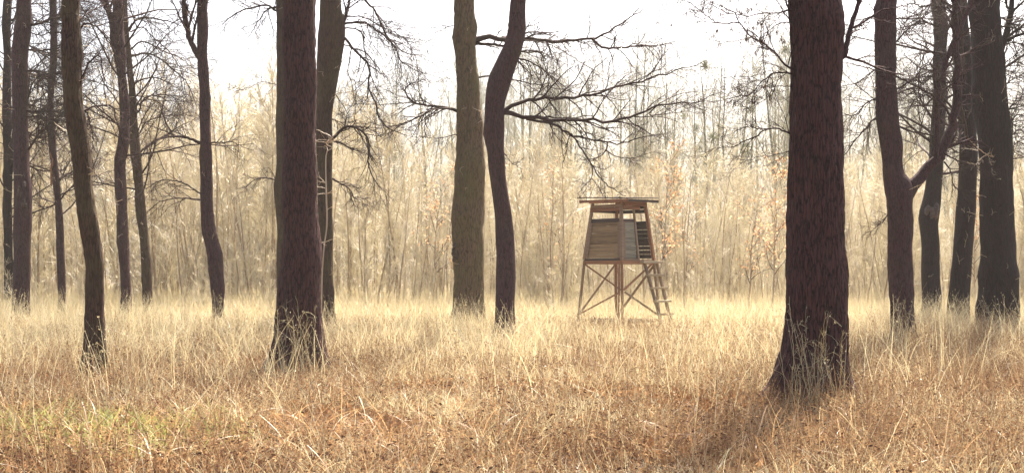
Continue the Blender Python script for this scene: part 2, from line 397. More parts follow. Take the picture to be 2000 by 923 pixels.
T[6] = make_tree('crooked_tree', 'thin crooked tree with arching drooping side branches behind the forked slim tree', [(0, 241, 249), (69, 243, 252), (104, 246, 256), (139, 248, 260), (173, 252, 264), (208, 254, 268), (243, 255, 270), (278, 254, 273), (335, 258, 278), (369, 263, 281), (404, 265, 284), (438, 270, 288), (473, 273, 292), (508, 274, 295), (542, 276, 297), (577, 279, 298), (620, 279, 300)], 43, 0, M_MOSSD, 18, 70, 15, shoots=26, crown_z=3.5, crown_k=30)
T[7] = make_tree('bent_forked_tree', 'smooth purple-brown tree with a side stem forking off like a Y at the top', [(0, 387, 406), (35, 386, 406), (69, 385, 407), (104, 385, 405), (139, 386, 408), (173, 389, 410), (208, 388, 411), (243, 389, 412), (300, 391, 414), (350, 391, 414), (400, 391, 416), (430, 393, 420), (453, 396, 424), (480, 402, 430), (504, 406, 434), (555, 411, 437), (600, 415, 439), (650, 418, 443)], 35, 0, M_BARK, 24, 90, 18, shoots=5)
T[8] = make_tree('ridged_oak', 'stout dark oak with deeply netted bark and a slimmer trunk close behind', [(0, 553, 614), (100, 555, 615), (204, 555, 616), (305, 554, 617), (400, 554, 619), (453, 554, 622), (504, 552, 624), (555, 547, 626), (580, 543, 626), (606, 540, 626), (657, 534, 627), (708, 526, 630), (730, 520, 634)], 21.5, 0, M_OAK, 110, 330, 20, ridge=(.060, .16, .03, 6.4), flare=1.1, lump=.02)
T[9] = make_tree('hidden_tree', 'pale brown trunk half hidden behind the netted-bark oak', [(0, 539, 586), (153, 540, 586), (300, 541, 587), (350, 538, 586), (400, 540, 586), (500, 540, 587), (600, 540, 590), (640, 538, 592)], 38, 0, M_MOSSD, 24, 70, 19, shoots=6)
T[10] = make_tree('kinked_tree', 'mossy tree with a trunk thickening at the top and drooping twigs beside the netted-bark oak', [(0, 624, 667), (35, 624, 671), (52, 623, 673), (69, 621, 673), (104, 620, 669), (139, 618, 662), (173, 617, 655), (208, 617, 650), (243, 617, 648), (300, 619, 648), (369, 620, 650), (438, 620, 650), (508, 620, 651), (577, 620, 652), (640, 618, 656)], 34, 0, M_MOSSD, 30, 90, 19, shoots=40)
T[12] = make_tree('mossy_tree', 'thick straight olive mossy tree next to an S-shaped trunk', [(0, 886, 927), (51, 886, 929), (102, 888, 930), (153, 892, 935), (204, 893, 939), (255, 891, 943), (305, 890, 945), (356, 888, 946), (407, 884, 946), (458, 883, 945), (504, 884, 945), (555, 885, 944), (600, 884, 946), (645, 880, 950)], 35.5, 0, M_MOSS, 48, 160, 20, ridge=(.07, .26, .045, 9.5), shoots=26)
T[13] = make_tree('bowed_tree', 'smooth dark tree with a trunk bent like an S and long level branches', [(0, 997, 1027), (51, 994, 1026), (76, 990, 1023), (102, 980, 1018), (127, 967, 1009), (153, 956, 1000), (178, 950, 993), (204, 948, 985), (229, 947, 983), (255, 948, 983), (305, 951, 985), (356, 957, 990), (407, 963, 998), (458, 967, 1004), (504, 969, 1007), (555, 969, 1008), (606, 967, 1006), (660, 964, 1007)], 30, 0, M_BARK, 36, 120, 18, shoots=3)
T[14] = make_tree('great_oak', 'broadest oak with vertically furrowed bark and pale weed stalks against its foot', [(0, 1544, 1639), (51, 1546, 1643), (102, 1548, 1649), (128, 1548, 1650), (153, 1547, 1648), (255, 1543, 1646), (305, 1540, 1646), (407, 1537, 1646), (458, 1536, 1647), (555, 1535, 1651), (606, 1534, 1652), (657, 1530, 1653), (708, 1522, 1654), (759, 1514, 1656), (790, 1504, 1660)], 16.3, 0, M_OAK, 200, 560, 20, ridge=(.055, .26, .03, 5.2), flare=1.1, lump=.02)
T[15] = make_tree('branching_tree', 'dark red-brown tree with a thick limb curving up from its trunk', [(0, 1713, 1752), (35, 1712, 1751), (69, 1711, 1750), (104, 1710, 1749), (139, 1710, 1749), (208, 1712, 1751), (243, 1713, 1754), (278, 1717, 1757), (300, 1719, 1761), (335, 1722, 1764), (352, 1724, 1772), (369, 1727, 1780), (404, 1731, 1780), (473, 1734, 1781), (542, 1737, 1784), (577, 1739, 1786), (620, 1741, 1787), (685, 1742, 1792)], 27, 0, M_BARK, 36, 130, 19, ridge=(.05, .16, .035, 7.2), shoots=6)
T[16] = make_tree('knobbly_tree', 'knobbly violet-grey trunk with a swollen burl at mid height', [(0, 1820, 1846), (35, 1823, 1849), (69, 1825, 1851), (104, 1823, 1847), (139, 1821, 1847), (208, 1820, 1846), (300, 1815, 1842), (335, 1812, 1842), (369, 1808, 1839), (404, 1801, 1837), (421, 1798, 1835), (438, 1799, 1832), (473, 1801, 1834), (542, 1801, 1835), (610, 1800, 1838)], 43, 0, M_DARK, 22, 80, 18, shoots=10, crown_z=4.5, crown_k=32)
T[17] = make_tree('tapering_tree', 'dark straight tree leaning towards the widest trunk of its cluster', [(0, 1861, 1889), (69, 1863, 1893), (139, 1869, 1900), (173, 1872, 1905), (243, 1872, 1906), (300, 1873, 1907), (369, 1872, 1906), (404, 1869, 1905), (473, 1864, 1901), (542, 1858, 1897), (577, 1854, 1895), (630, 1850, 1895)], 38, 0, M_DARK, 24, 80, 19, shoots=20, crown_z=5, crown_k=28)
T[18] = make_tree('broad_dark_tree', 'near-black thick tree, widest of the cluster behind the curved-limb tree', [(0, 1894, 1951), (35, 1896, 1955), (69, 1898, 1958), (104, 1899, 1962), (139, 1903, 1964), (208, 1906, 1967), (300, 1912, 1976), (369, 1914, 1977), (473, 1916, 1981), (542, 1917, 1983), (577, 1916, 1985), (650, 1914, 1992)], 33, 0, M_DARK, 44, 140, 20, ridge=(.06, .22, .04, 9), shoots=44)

# ---- traced limbs and branches
z3 = (250, 0, 2.883); z1 = (0, 0, 2.883); z2 = (0, 300, 2.883); zb = (450, 0, 1.964); z4 = (850, 0, 1.963)
z6 = (600, 0, 2.883); z8 = (1350, 0, 2.884); zr = (1650, 0, 2.886); zs = (1650, 300, 2.886)
t = T[5]; branch(t, [(640, 170), (625, 100), (605, 40), (588, -30), (570, -120)], 15, 11, .3, 6, (.8, 2.), z1, M_BARK, name='limb')
t = T[7]; branch(t, [(395, 310), (368, 262), (340, 190), (318, 60), (318, -20), (305, -150)], 13, 10, -.3, 6, (.8, 2.), z3, M_BARK, name='limb')
branch(t, [(405, 805), (330, 775), (270, 768), (200, 775), (140, 800), (100, 835), (75, 880)], 7, 3, -1.2, 8, (.5, 1.4), z3)
branch(t, [(470, 805), (540, 802), (590, 800), (650, 830)], 4, 1.5, .6, 6, (.4, .9), z3)
branch(t, [(765, 740), (700, 700), (620, 692), (560, 725)], 4, 2, -.7, 7, (.5, 1.2), (0, 0, 1.964))
branch(t, [(760, 765), (680, 760), (610, 775), (565, 815)], 4, 2, .5, 7, (.5, 1.2), (0, 0, 1.964))
t = T[6]
for pts, w in (([(5, 170), (40, 120), (90, 100), (160, 108), (240, 125), (300, 145)], 6), ([(20, 275), (60, 240), (110, 240), (200, 290), (300, 330), (380, 390)], 4), ([(20, 315), (90, 300), (160, 320), (230, 370), (290, 420), (340, 480), (390, 600)], 5), ([(40, 470), (90, 445), (170, 440), (250, 480), (310, 520)], 4), ([(65, 625), (80, 570), (120, 540), (200, 535), (290, 540)], 4.5), ([(65, 750), (100, 690), (160, 665), (245, 645)], 4), ([(20, 180), (80, 150), (140, 210), (220, 280), (300, 400), (330, 560)], 3)):
    branch(t, pts, w, 1.6, None, 9, (.7, 2.0), z3, droop=-.06)
t = T[4]
branch(t, [(440, 200), (455, 150), (490, 135), (540, 150), (600, 215), (640, 290), (650, 350)], 5.5, 2, .7, 7, (.3, .9), z1)
branch(t, [(446, 550), (455, 470), (480, 390), (520, 335), (565, 312), (572, 370), (580, 420), (590, 520), (600, 590)], 5, 2, -.6, 8, (.3, .8), z1)
branch(t, [(480, 622), (530, 595), (580, 590), (635, 600), (660, 690), (690, 800), (720, 880)], 4.5, 2, .5, 9, (.3, .9), z1)
branch(t, [(485, 630), (510, 700), (525, 780), (515, 860)], 4, 1.6, -.4, 7, (.2, .6), z1)
branch(t, [(450, 110), (520, 60), (600, 20), (690, -10)], 4, 2, 1., 8, (.5, 1.2), z1)
t = T[2]
for pts, w in (([(155, 400), (210, 400), (270, 415), (360, 415)], 6), ([(170, 145), (230, 130), (285, 105), (350, 100), (430, 60)], 6), ([(160, 280), (220, 285), (290, 275), (350, 270)], 4.5), ([(155, 560), (180, 480), (220, 430), (290, 410)], 4.5), ([(155, 630), (280, 625), (370, 635), (460, 620)], 7), ([(155, 660), (230, 655), (300, 690), (380, 660)], 5), ([(160, 840), (215, 760), (280, 700), (340, 665)], 6), ([(160, 180), (230, 200), (300, 180), (420, 200)], 3)):
    branch(t, pts, w, 2, None, 11, (.7, 2.2), z1)
t = T[3]
branch(t, [(330, 145), (380, 115), (415, 102), (470, 90)], 6, 2.5, 1., 8, (.6, 1.6), z2)
branch(t, [(340, 260), (380, 210), (420, 180), (470, 165)], 4, 2, -.8, 8, (.6, 1.6), z2)
branch(t, [(300, 290), (250, 310), (190, 330), (140, 380)], 4, 2, .5, 8, (.6, 1.6), z2)
for pts in ([(300, 440), (250, 430), (200, 470), (150, 450)], [(310, 320), (380, 330), (450, 300), (520, 310)], [(300, 560), (260, 600), (220, 660), (160, 680)], [(315, 90), (360, 60), (420, 70)]):
    branch(t, pts, 4, 1.5, None, 10, (.7, 2.0), z1)
t = T[1]
for yy in (40, 95, 150, 210, 265, 330):
    branch(t, [(22, yy), (50, yy - 8), (85, yy + 4), (130, yy + rng.uniform(-20, 15))], 5, 2, None, 10, (.7, 2.2))
t = T[9]
branch(t, [(832, 60), (780, 30), (700, 45), (640, 60), (580, 95), (540, 130)], 5.5, 2, -.8, 9, (.4, 1.3), z3)
branch(t, [(800, 45), (740, 110), (700, 180), (660, 230)], 4, 1.5, .4, 7, (.4, 1.), z3)
branch(t, [(795, 50), (800, 110), (830, 190)], 3, 1.2, -.5, 5, (.3, .8), z3)
branch(t, [(540, 352), (518, 347), (498, 351), (478, 365)], 4, 1.5, -.4, 6, (.3, .9))
branch(t, [(540, 165), (510, 160), (480, 175), (455, 172)], 2, 1, -.4, 6, (.3, .8))
t = T[10]
branch(t, [(205, 215), (260, 275), (330, 340), (350, 400), (345, 480), (360, 540), (390, 590), (400, 650), (460, 720), (560, 760)], 6.5, 2, -1.2, 12, (.4, 1.4), z6, droop=-.05)
branch(t, [(200, 135), (280, 125), (330, 130), (390, 170), (450, 210), (500, 270), (530, 350), (590, 380), (640, 420)], 5.5, 2, .8, 14, (.5, 1.6), z6)
branch(t, [(300, -40), (330, 10), (380, 60), (410, 120), (450, 200), (540, 290), (640, 310)], 5.5, 2, 1.6, 14, (.5, 1.6), z6, start_in=False)
branch(t, [(200, 160), (280, 165), (320, 210), (320, 280), (370, 340), (390, 400), (400, 470)], 4, 1.5, .5, 10, (.4, 1.2), z6)
branch(t, [(240, 260), (240, 330), (230, 380), (240, 440), (265, 460), (275, 560), (270, 640)], 3.2, 1.2, -.5, 9, (.3, .9), z6)
branch(t, [(125, 800), (180, 740), (230, 710), (290, 725), (335, 770), (350, 840), (345, 930), (390, 1030), (440, 1080)], 7.5, 1.6, -1.1, 14, (.35, 1.1), z6, droop=-.05)
branch(t, [(130, 790), (200, 810), (250, 840), (300, 850)], 4.5, 1.5, -.4, 8, (.3, .8), z6)
branch(t, [(140, 670), (190, 690), (230, 720)], 3, 1.4, .4, 5, (.3, .8), z6)
branch(t, [(430, 140), (460, 160), (530, 200), (560, 255), (640, 250)], 5, 1.6, .9, 9, (.3, .9), (500, 300, 2.883))
branch(t, [(205, 120), (225, 60), (240, 0), (255, -120)], 8, 5, .7, 6, (.6, 1.6), z6, M_BARK, name='limb')
branch(t, [(200, 90), (320, 100), (420, 150), (560, 230), (600, 330)], 3.5, 1.4, 1.3, 12, (.5, 1.5), z6)
branch(t, [(155, 530), (200, 590), (240, 660)], 2.5, 1.2, -.3, 5, (.3, .7), z6)
t = T[12]
branch(t, [(885, 432), (820, 410), (750, 405), (700, 390), (670, 350), (690, 325), (740, 305)], 8, 1.8, -1.2, 12, (.4, 1.4), zb)
branch(t, [(790, 412), (700, 460), (640, 480), (600, 485), (530, 470)], 5, 1.5, -.9, 9, (.4, 1.2), zb, start_in=False)
branch(t, [(760, 407), (700, 395), (600, 400), (480, 400)], 3, 1.2, -.6, 9, (.4, 1.2), zb, start_in=False)
branch(t, [(865, 515), (830, 525), (780, 530), (720, 520)], 2.5, 1.2, .5, 6, (.3, .8), zb)
branch(t, [(865, 95), (830, 105), (795, 130)], 2.5, 1.2, .4, 5, (.3, .8), zb)
branch(t, [(150, 155), (200, 140), (240, 150), (345, 152), (420, 155), (500, 160), (560, 150), (620, 145), (680, 110), (740, 75), (800, 30)], 12, 2, 1.6, 15, (.5, 1.6), z4)
branch(t, [(155, 168), (230, 172), (300, 190), (345, 200), (400, 200), (430, 185)], 8, 2.5, 1.0, 7, (.4, 1.2), z4)
branch(t, [(600, 148), (640, 180), (700, 185), (780, 175), (850, 175), (930, 155)], 6, 1.8, 2.6, 12, (.5, 1.5), z4, start_in=False)
branch(t, [(165, 300), (215, 290), (300, 305), (380, 325), (430, 320), (440, 290), (470, 265), (500, 240)], 4.5, 1.6, .8, 9, (.4, 1.2), z4)
t = T[13]
branch(t, [(258, 432), (290, 405), (375, 380), (500, 375), (550, 365), (640, 355), (690, 335), (780, 315), (850, 295), (940, 265), (1040, 235)], 9, 1.6, .9, 17, (.5, 1.6), z4)
branch(t, [(258, 428), (300, 440), (420, 458), (560, 458), (700, 460), (780, 435), (850, 405), (900, 398), (1000, 395), (1080, 360)], 10, 1.8, -.8, 15, (.4, 1.4), z4)
branch(t, [(350, 456), (450, 475), (520, 515), (600, 535), (660, 545), (710, 550), (790, 525), (870, 515)], 6.5, 1.6, -1.3, 9, (.3, 1.), z4, start_in=False)
branch(t, [(522, 513), (560, 570), (600, 630), (640, 690), (700, 735), (730, 752)], 4.5, 2, -1.5, 6, (.2, .6), z4, start_in=False)
branch(t, [(602, 632), (600, 680), (570, 715), (545, 745)], 3, 1.3, -.8, 4, (.2, .5), z4, start_in=False)
branch(t, [(602, 685), (625, 715), (645, 752)], 2.6, 1.4, -.7, 3, (.2, .4), z4, start_in=False)
branch(t, [(660, 546), (655, 575), (620, 605), (560, 612)], 4, 1.4, -.8, 5, (.2, .6), z4, start_in=False)
branch(t, [(650, 575), (700, 600), (760, 605), (830, 585)], 2.6, 1.2, -.6, 6, (.2, .7), z4, start_in=False)
branch(t, [(325, 225), (380, 245), (430, 280), (480, 320), (530, 360)], 4.5, 1.8, .7, 9, (.4, 1.1), z4)
branch(t, [(340, 195), (400, 200), (420, 250), (435, 320), (380, 370)], 3.5, 1.5, .6, 7, (.4, 1.), z4)
branch(t, [(265, 590), (290, 620), (335, 650)], 2.5, 1.2, -.3, 4, (.15, .4), z4)
branch(t, [(345, 155), (450, 175), (560, 240), (640, 300)], 3, 1.3, 1., 9, (.5, 1.3), z4)
branch(t, [(850, 405), (820, 440), (900, 435), (980, 425)], 3, 1.2, .2, 8, (.4, 1.1), z4, start_in=False)
t = T[14]
branch(t, [(580, 395), (510, 340), (460, 285), (400, 245), (340, 212), (300, 165), (265, 115), (235, 70), (170, 35), (80, 0)], 5.5, 1.6, .7, 12, (.2, .8), z8, seeds=26)
branch(t, [(580, 60), (480, 70), (400, 75), (330, 87), (260, 83), (180, 60), (80, 5)], 3.6, 1.3, -.6, 10, (.2, .8), z8, seeds=16)
branch(t, [(580, 417), (480, 405), (440, 430), (390, 470), (330, 530), (250, 545), (180, 565)], 5, 1.3, -.5, 9, (.2, .7), z8, seeds=10)
branch(t, [(565, 752), (480, 725), (410, 735), (370, 765), (290, 800), (235, 825), (170, 825), (80, 860)], 5, 1.3, .6, 9, (.2, .7), z8)
branch(t, [(560, 853), (450, 875), (370, 885), (270, 920)], 3, 1.2, -.4, 6, (.2, .6), z8)
branch(t, [(575, 485), (440, 487), (390, 500), (340, 550)], 2.5, 1.2, .4, 6, (.2, .6), z8, seeds=6)
branch(t, [(575, 130), (500, 130), (440, 170), (390, 215)], 2.5, 1.2, .5, 7, (.2, .6), z8, seeds=8)
branch(t, [(270, 128), (180, 132), (120, 115), (60, 70), (0, 20), (-90, -10)], 3, 1.2, .3, 8, (.2, .7), z8, start_in=False, seeds=12)
branch(t, [(420, 735), (330, 715), (250, 735)], 3, 1.2, .2, 5, (.2, .5), z8, start_in=False)
branch(t, [(440, 430), (460, 470), (435, 540), (390, 580), (290, 620)], 2.2, 1., -.3, 6, (.2, .5), z8, start_in=False)
branch(t, [(180, 440), (270, 430), (350, 440), (400, 460)], 2, 1., .1, 5, (.2, .5), z8, start_in=False, seeds=8)
branch(t, [(580, 150), (562, 90), (545, 40), (525, -10), (500, -80)], 6, 4, .3, 4, (.3, .8), z8)
branch(t, [(1646, 112), (1656, 75), (1668, 35), (1680, 0), (1702, -70)], 13, 9, .4, 5, (.4, .9), mat=M_BARK, name='limb')
t = T[15]
limb = branch(t, [(1765, 385), (1782, 364), (1807, 333), (1833, 303), (1848, 273), (1861, 229), (1868, 178), (1868, 102), (1866, 0), (1870, -90)], 26, 11, .5, 5, (.5, 1.2), mat=M_BARK, name='limb', n=40)
branch(t, [(1828, 304), (1829, 270), (1830, 229), (1833, 178), (1848, 117), (1868, 66), (1889, 25), (1905, -20)], 14, 11, .2, 5, (.5, 1.2), mat=M_BARK, name='limb', start_in=False, n=40)
branch(t, [(1856, 228), (1844, 208), (1822, 187), (1789, 168), (1749, 149), (1719, 139), (1685, 130), (1652, 123)], 5.5, 2, -.9, 10, (.3, 1.1), start_in=False)
branch(t, [(1710, 136), (1688, 152), (1671, 163), (1645, 168)], 4, 1.6, -.8, 6, (.3, .8))
branch(t, [(180, 660), (140, 700), (60, 790), (10, 860), (-40, 900)], 5, 1.5, -.5, 9, (.3, 1.1), zr)
branch(t, [(300, 712), (370, 740), (440, 750), (500, 765)], 5, 3, -.3, 6, (.2, .8), zr)
branch(t, [(240, 350), (215, 380), (180, 410), (145, 440)], 3, 1.2, -.4, 6, (.15, .5), zs)
branch(t, [(560, 45), (600, 100), (610, 170), (650, 210), (690, 240)], 4, 2, -.6, 6, (.2, .6), zs, start_in=False)
branch(t, [(560, 0), (600, 20), (640, 40), (700, 60), (790, 105)], 4, 2, -.4, 8, (.2, .7), zs, start_in=False)
for pts in ([(290, 500), (350, 470), (400, 430), (450, 375), (500, 355)], [(285, 240), (350, 170), (430, 110), (490, 60)], [(290, 105), (360, 108), (440, 103), (495, 112)], [(290, 530), (360, 500), (420, 480), (490, 400)], [(180, 550), (110, 590), (60, 650), (0, 640)], [(175, 90), (110, 110), (60, 150), (0, 140)]):
    branch(t, pts, 4.5, 2, None, 9, (.4, 1.3), zr)
t = T[16]
for pts in ([(495, 140), (430, 120), (370, 150), (310, 210)], [(570, 350), (610, 360), (650, 330)], [(490, 560), (440, 600), (400, 560), (350, 640)], [(500, 20), (440, 40), (380, 20), (330, 40)], [(490, 430), (440, 470), (380, 450), (330, 480)]):
    branch(t, pts, 5, 2, None, 9, (.6, 1.8), zr)
t = T[17]
for pts in ([(720, 700), (660, 680), (600, 720), (560, 700)], [(640, 420), (590, 400), (540, 440)], [(640, 60), (590, 30), (550, 60)], [(700, 840), (640, 860), (590, 830)]):
    branch(t, pts, 4, 1.8, None, 9, (.5, 1.5), zr)
t = T[18]
branch(t, [(1955, 95), (1966, 62), (1974, 20), (1982, -40)], 16, 12, .5, 5, (.5, 1.4), mat=M_DARK, name='limb')
for pts in ([(890, 150), (960, 160), (1010, 180), (1060, 230)], [(900, 250), (960, 240), (1010, 260)], [(900, 380), (970, 350), (1040, 380)], [(900, 480), (960, 440), (1020, 410)], [(915, 620), (970, 560), (1030, 540)], [(920, 700), (970, 650), (1030, 660)], [(925, 780), (980, 730), (1030, 760)], [(880, 100), (940, 130), (1010, 110)], [(930, 830), (980, 800), (1020, 820)]):
    branch(t, pts, 4.5, 2, None, 10, (.5, 1.6), zr)
branch(t, [(860, 880), (820, 860), (760, 900), (740, 930)], 3, 1.5, -1., 2, (.2, .4), zr, M_SHOOT)
branch(t, [(930, 905), (880, 890), (820, 880), (770, 850), (700, 790)], 3, 1.5, -1.2, 2, (.2, .4), zr, M_SHOOT)

def scar(t, x, y, wpx, hpx):
    """rotted hollow plate of black cankered bark, a lumpy part on the trunk"""
    c = px(x, y, t.d); k = 9
    for i in range(k):
        b = Bag()
        a = rng.normal(0, .35, 2); cx = c + np.array([a[0] * wpx / F * t.d, 0, a[1] * hpx / F * t.d])
        zc = np.abs(t.P[0][:, 2] - cx[2]).argmin(); ax = t.P[0][zc]; r = t.R[0][zc]
        dx = np.clip((cx[0] - ax[0]) / r, -.95, .95); yy = ax[1] - r * math.sqrt(1 - dx * dx)
        s = rng.uniform(.35, .6) * wpx / F * t.d
        P = np.array([[cx[0], yy + .02, cx[2] - s], [cx[0], yy - .01, cx[2] - s * .4], [cx[0], yy - .015, cx[2] + s * .4], [cx[0], yy + .02, cx[2] + s]])[None]
        P += rng.normal(0, .012, P.shape); b.tubes(P, np.array([[.01, s * .45, s * .5, .01]]), 7)
        link('bark_scar', b.mesh('bark_scar', W_DARK, False, t.org), t.root)
scar(T[2], 50, 370, 12, 44); scar(T[12], 889, 492, 8, 34); scar(T[16], 1812, 412, 18, 30)
def peel(t, x, y0, y1):
    b = Bag()
    for i in range(7):
        y = y0 + (y1 - y0) * i / 6; c = px(x + rng.uniform(-2, 2), y, t.d); zc = np.abs(t.P[0][:, 2] - c[2]).argmin(); c[1] = t.P[0][zc][1] - t.R[0][zc] * .93
        P = np.array([c + [0, .02, -.16], c + [0, -.005, -.05], c + [0, -.005, .05], c + [0, .02, .16]])[None]; b.tubes(P, np.array([[.01, .035, .035, .01]]), 6)
    link('peeled_wood', b.mesh('peeled_wood', W_RED, False, t.org), t.root)
peel(T[3], 104, 300, 355)
# pale young stem leaning up in front of the kinked tree
s = make_tree('pale_sapling', 'thin pale crooked stem climbing in front of the kinked mossy tree', [(300, 637, 639), (369, 636, 639.4), (438, 637.5, 640.5), (480, 632, 635), (540, 627.5, 630.5), (620, 625.5, 628.5)], 27, 0, M_SAPT, 10, 50, 4.2, crown=False, shoots=22, lump=.004)
s.root['group'] = 'young trees'

# ------------------------------------------------------------------ hunting hide
HD = 38.0
HX = (1209 - 1000) / F * HD
hide = thing('hunting_hide', 'small weathered wooden hunting hide on tall legs standing in tall dry grass', 'hunting hide', (HX, HD, 0.0))
def hd(z): return 1.2 - .11 * z if z < 2.02 else .978 - .155 * (z - 2.02)
CORN = {'L': np.array([-1., 0, 0]), 'F': np.array([.0, -1., 0]), 'R': np.array([1., 0, 0]), 'B': np.array([0., 1., 0])}
def cp(k, z, push=0.): return CORN[k] * (hd(z) + push) + np.array([0, 0, z])
def box8(name, a, mat, parent):
    """a: 8 corners: first the outer face (4, in a loop), then the inner face (4)"""
    a = np.array(a, float); c = a.mean(0)
    Q = np.array([[0, 1, 2, 3], [7, 6, 5, 4], [0, 4, 5, 1], [1, 5, 6, 2], [2, 6, 7, 3], [3, 7, 4, 0]])
    o = link(name, mesh(name, a - c, Q, False, mat), parent); o.location = Vector(c) - (Vector(parent['lc']) if 'lc' in parent else Vector((0, 0, 0)))
    bv = o.modifiers.new('edge', 'BEVEL'); bv.width = .004; bv.segments = 1
    return o
def beam(name, p, q, wd, th, mat, parent=None, side=None):
    p = np.array(p, float); q = np.array(q, float); ax = norm(q - p)
    side = np.array(side if side is not None else (0, 0, 1.), float)
    u = norm(np.cross(ax, side)); v = np.cross(u, ax)
    j = lambda: rng.normal(0, .003, 3)
    pts = [p + u * wd / 2 + v * th / 2 + j(), p - u * wd / 2 + v * th / 2 + j(), p - u * wd / 2 - v * th / 2 + j(), p + u * wd / 2 - v * th / 2 + j()]
    pts += [x + (q - p) for x in pts]
    return box8(name, pts, mat, parent or hide)
def plank(a, b, z0, z1, u0, u1, mat, th=.022, out=0., name='plank'):
    """horizontal board on the wall from corner a to corner b, between fractions u0 and u1"""
    nrm = norm(CORN[a] + CORN[b])
    P = lambda z, u: cp(a, z) * (1 - u) + cp(b, z) * u + nrm * out
    tl = rng.normal(0, .004, 4)
    o4 = [P(z0 + tl[0], u0), P(z0 + tl[1], u1), P(z1 + tl[2], u1), P(z1 + tl[3], u0)]
    return box8(name, o4 + [x - nrm * th for x in o4], mat, hide)
def wall(a, b, mat, u0, u1, z0, z1, n, gap=.006, skip=()):
    hgt = (z1 - z0) / n
    for i in range(n):
        if i in skip: continue
        plank(a, b, z0 + i * hgt + gap * rng.uniform(.4, 1.3), z0 + (i + 1) * hgt, u0, u1, mat, out=rng.uniform(-.004, .006))
ZF, ZW, ZR = 2.06, 3.16, 3.70
wall('L', 'F', W_LEFT, .06, .94, ZF, 3.07, 10)
wall('F', 'R', W_GREY, .08, .47, ZF, 3.07, 9)
wall('R', 'B', W_DARK, .04, .96, ZF, 3.12, 9, .006)
wall('B', 'L', W_DARK, .04, .96, ZF, 3.12, 9, .02)
plank('L', 'F', 3.07, ZW + .02, .0, 1.0, W_DARK, .03, .012, 'top_rail'); plank('F', 'R', 3.07, ZW, .0, .52, W_DARK, .03, .012, 'top_rail')
plank('L', 'F', 1.99, 2.06, .0, 1.0, W_DARK, .04, .02, 'bottom_rail'); plank('F', 'R', 1.99, 2.055, .0, .55, W_POST, .04, .02, 'bottom_rail')
for k, m in (('L', W_POST), ('F', W_POST), ('R', W_RED), ('B', W_RED)):
    beam('leg', cp(k, -.4), cp(k, 2.02), .058, .058, W_POST if k in 'LR' else W_RED, side=(1, 1, 0))
    beam('corner_post', cp(k, 2.02, .01), cp(k, ZR - .02, .01), .08, .08, m, side=(1, 1, 0))
beam('leg', cp('F', -.4) + [-.1, .2, 0], cp('F', 2.0) + [-.06, .12, 0], .045, .045, W_RED, side=(1, 1, 0))
nR = norm(CORN['F'] + CORN['R']); nL = norm(CORN['L'] + CORN['F'])
mixp = lambda a, b, z, u: cp(a, z) * (1 - u) + cp(b, z) * u
beam('door_post', mixp('F', 'R', 2.03, .5) + nR * .03, mixp('F', 'R', ZR - .06, .5) + nR * .0, .07, .05, W_POST, side=nR)
beam('batten', mixp('L', 'F', 2.07, .06) + nL * .028, mixp('L', 'F', 3.07, .06) + nL * .028, .09, .03, W_POST, side=nL)
beam('batten', mixp('L', 'F', 2.07, .95) + nL * .028, mixp('L', 'F', 3.07, .95) + nL * .028, .10, .03, W_POST, side=nL)
beam('batten', mixp('F', 'R', 2.07, .06) + nR * .028, mixp('F', 'R', 3.07, .06) + nR * .028, .10, .03, W_POST, side=nR)
for a, b in (('L', 'F'), ('F', 'R'), ('R', 'B'), ('B', 'L')):
    nn = norm(CORN[a] + CORN[b])
    beam('floor_beam', cp(a, 1.95) - nn * .03, cp(b, 1.95) - nn * .03, .07, .10, W_RED)
    beam('ground_beam', cp(a, .30) + nn * .03, cp(b, .30) + nn * .03, .05, .09, W_STEP)
for i in range(7):
    u = (i + .5) / 7
    p = mixp('L', 'F', 2.02, u); q = mixp('B', 'R', 2.02, u)
    beam('floor_board', p * .98 + [0, 0, .03], q * .98 + [0, 0, .03], .19, .025, W_POST)
# under-roof boards
for a, b, z0, z1, u0, u1, m in (('L', 'F', 3.375, 3.485, -.04, .98, W_RED), ('L', 'F', 3.49, 3.58, .0, .98, W_POST), ('F', 'R', 3.43, 3.53, .02, .72, W_RED), ('F', 'R', 3.535, 3.66, .0, 1.03, W_RED), ('R', 'B', 3.36, 3.46, 0, 1, W_DARK), ('R', 'B', 3.47, 3.57, 0, 1, W_DARK), ('B', 'L', 3.37, 3.47, 0, 1, W_DARK), ('B', 'L', 3.48, 3.55, 0, 1, W_DARK)):
    plank(a, b, z0, z1, u0, u1, m, .025, .055, 'header_board')
for k0, k1 in (('L', 'F'), ('B', 'R')):
    beam('roof_bearer', cp(k0, 3.66, .12), cp(k1, 3.64 if k1 == 'F' else 3.70, .12), .06, .08, W_RED)
# braces: a V to the middle of the front leg on both visible sides, plain diagonals behind
m0 = cp('F', 1.18)
beam('brace', cp('L', 1.93) + nL * .05, m0 + nL * .06, .045, .03, W_RED, side=nL)
beam('brace', cp('R', 1.98) + nR * .05, m0 + nR * .06, .045, .03, W_RED, side=nR)
beam('brace', m0 + nL * .09 + [0, 0, -.06], cp('L', .45) + nL * .05, .045, .03, W_RED, side=nL)
beam('brace', m0 + nR * .09 + [0, 0, -.06], cp('R', .40) + nR * .05, .045, .03, W_POST, side=nR)
for a, b in (('R', 'B'), ('B', 'L')):
    nn = norm(CORN[a] + CORN[b]); beam('brace', cp(a, 1.9) + nn * .05, cp(b, .4) + nn * .05, .07, .03, W_POST, side=nn)
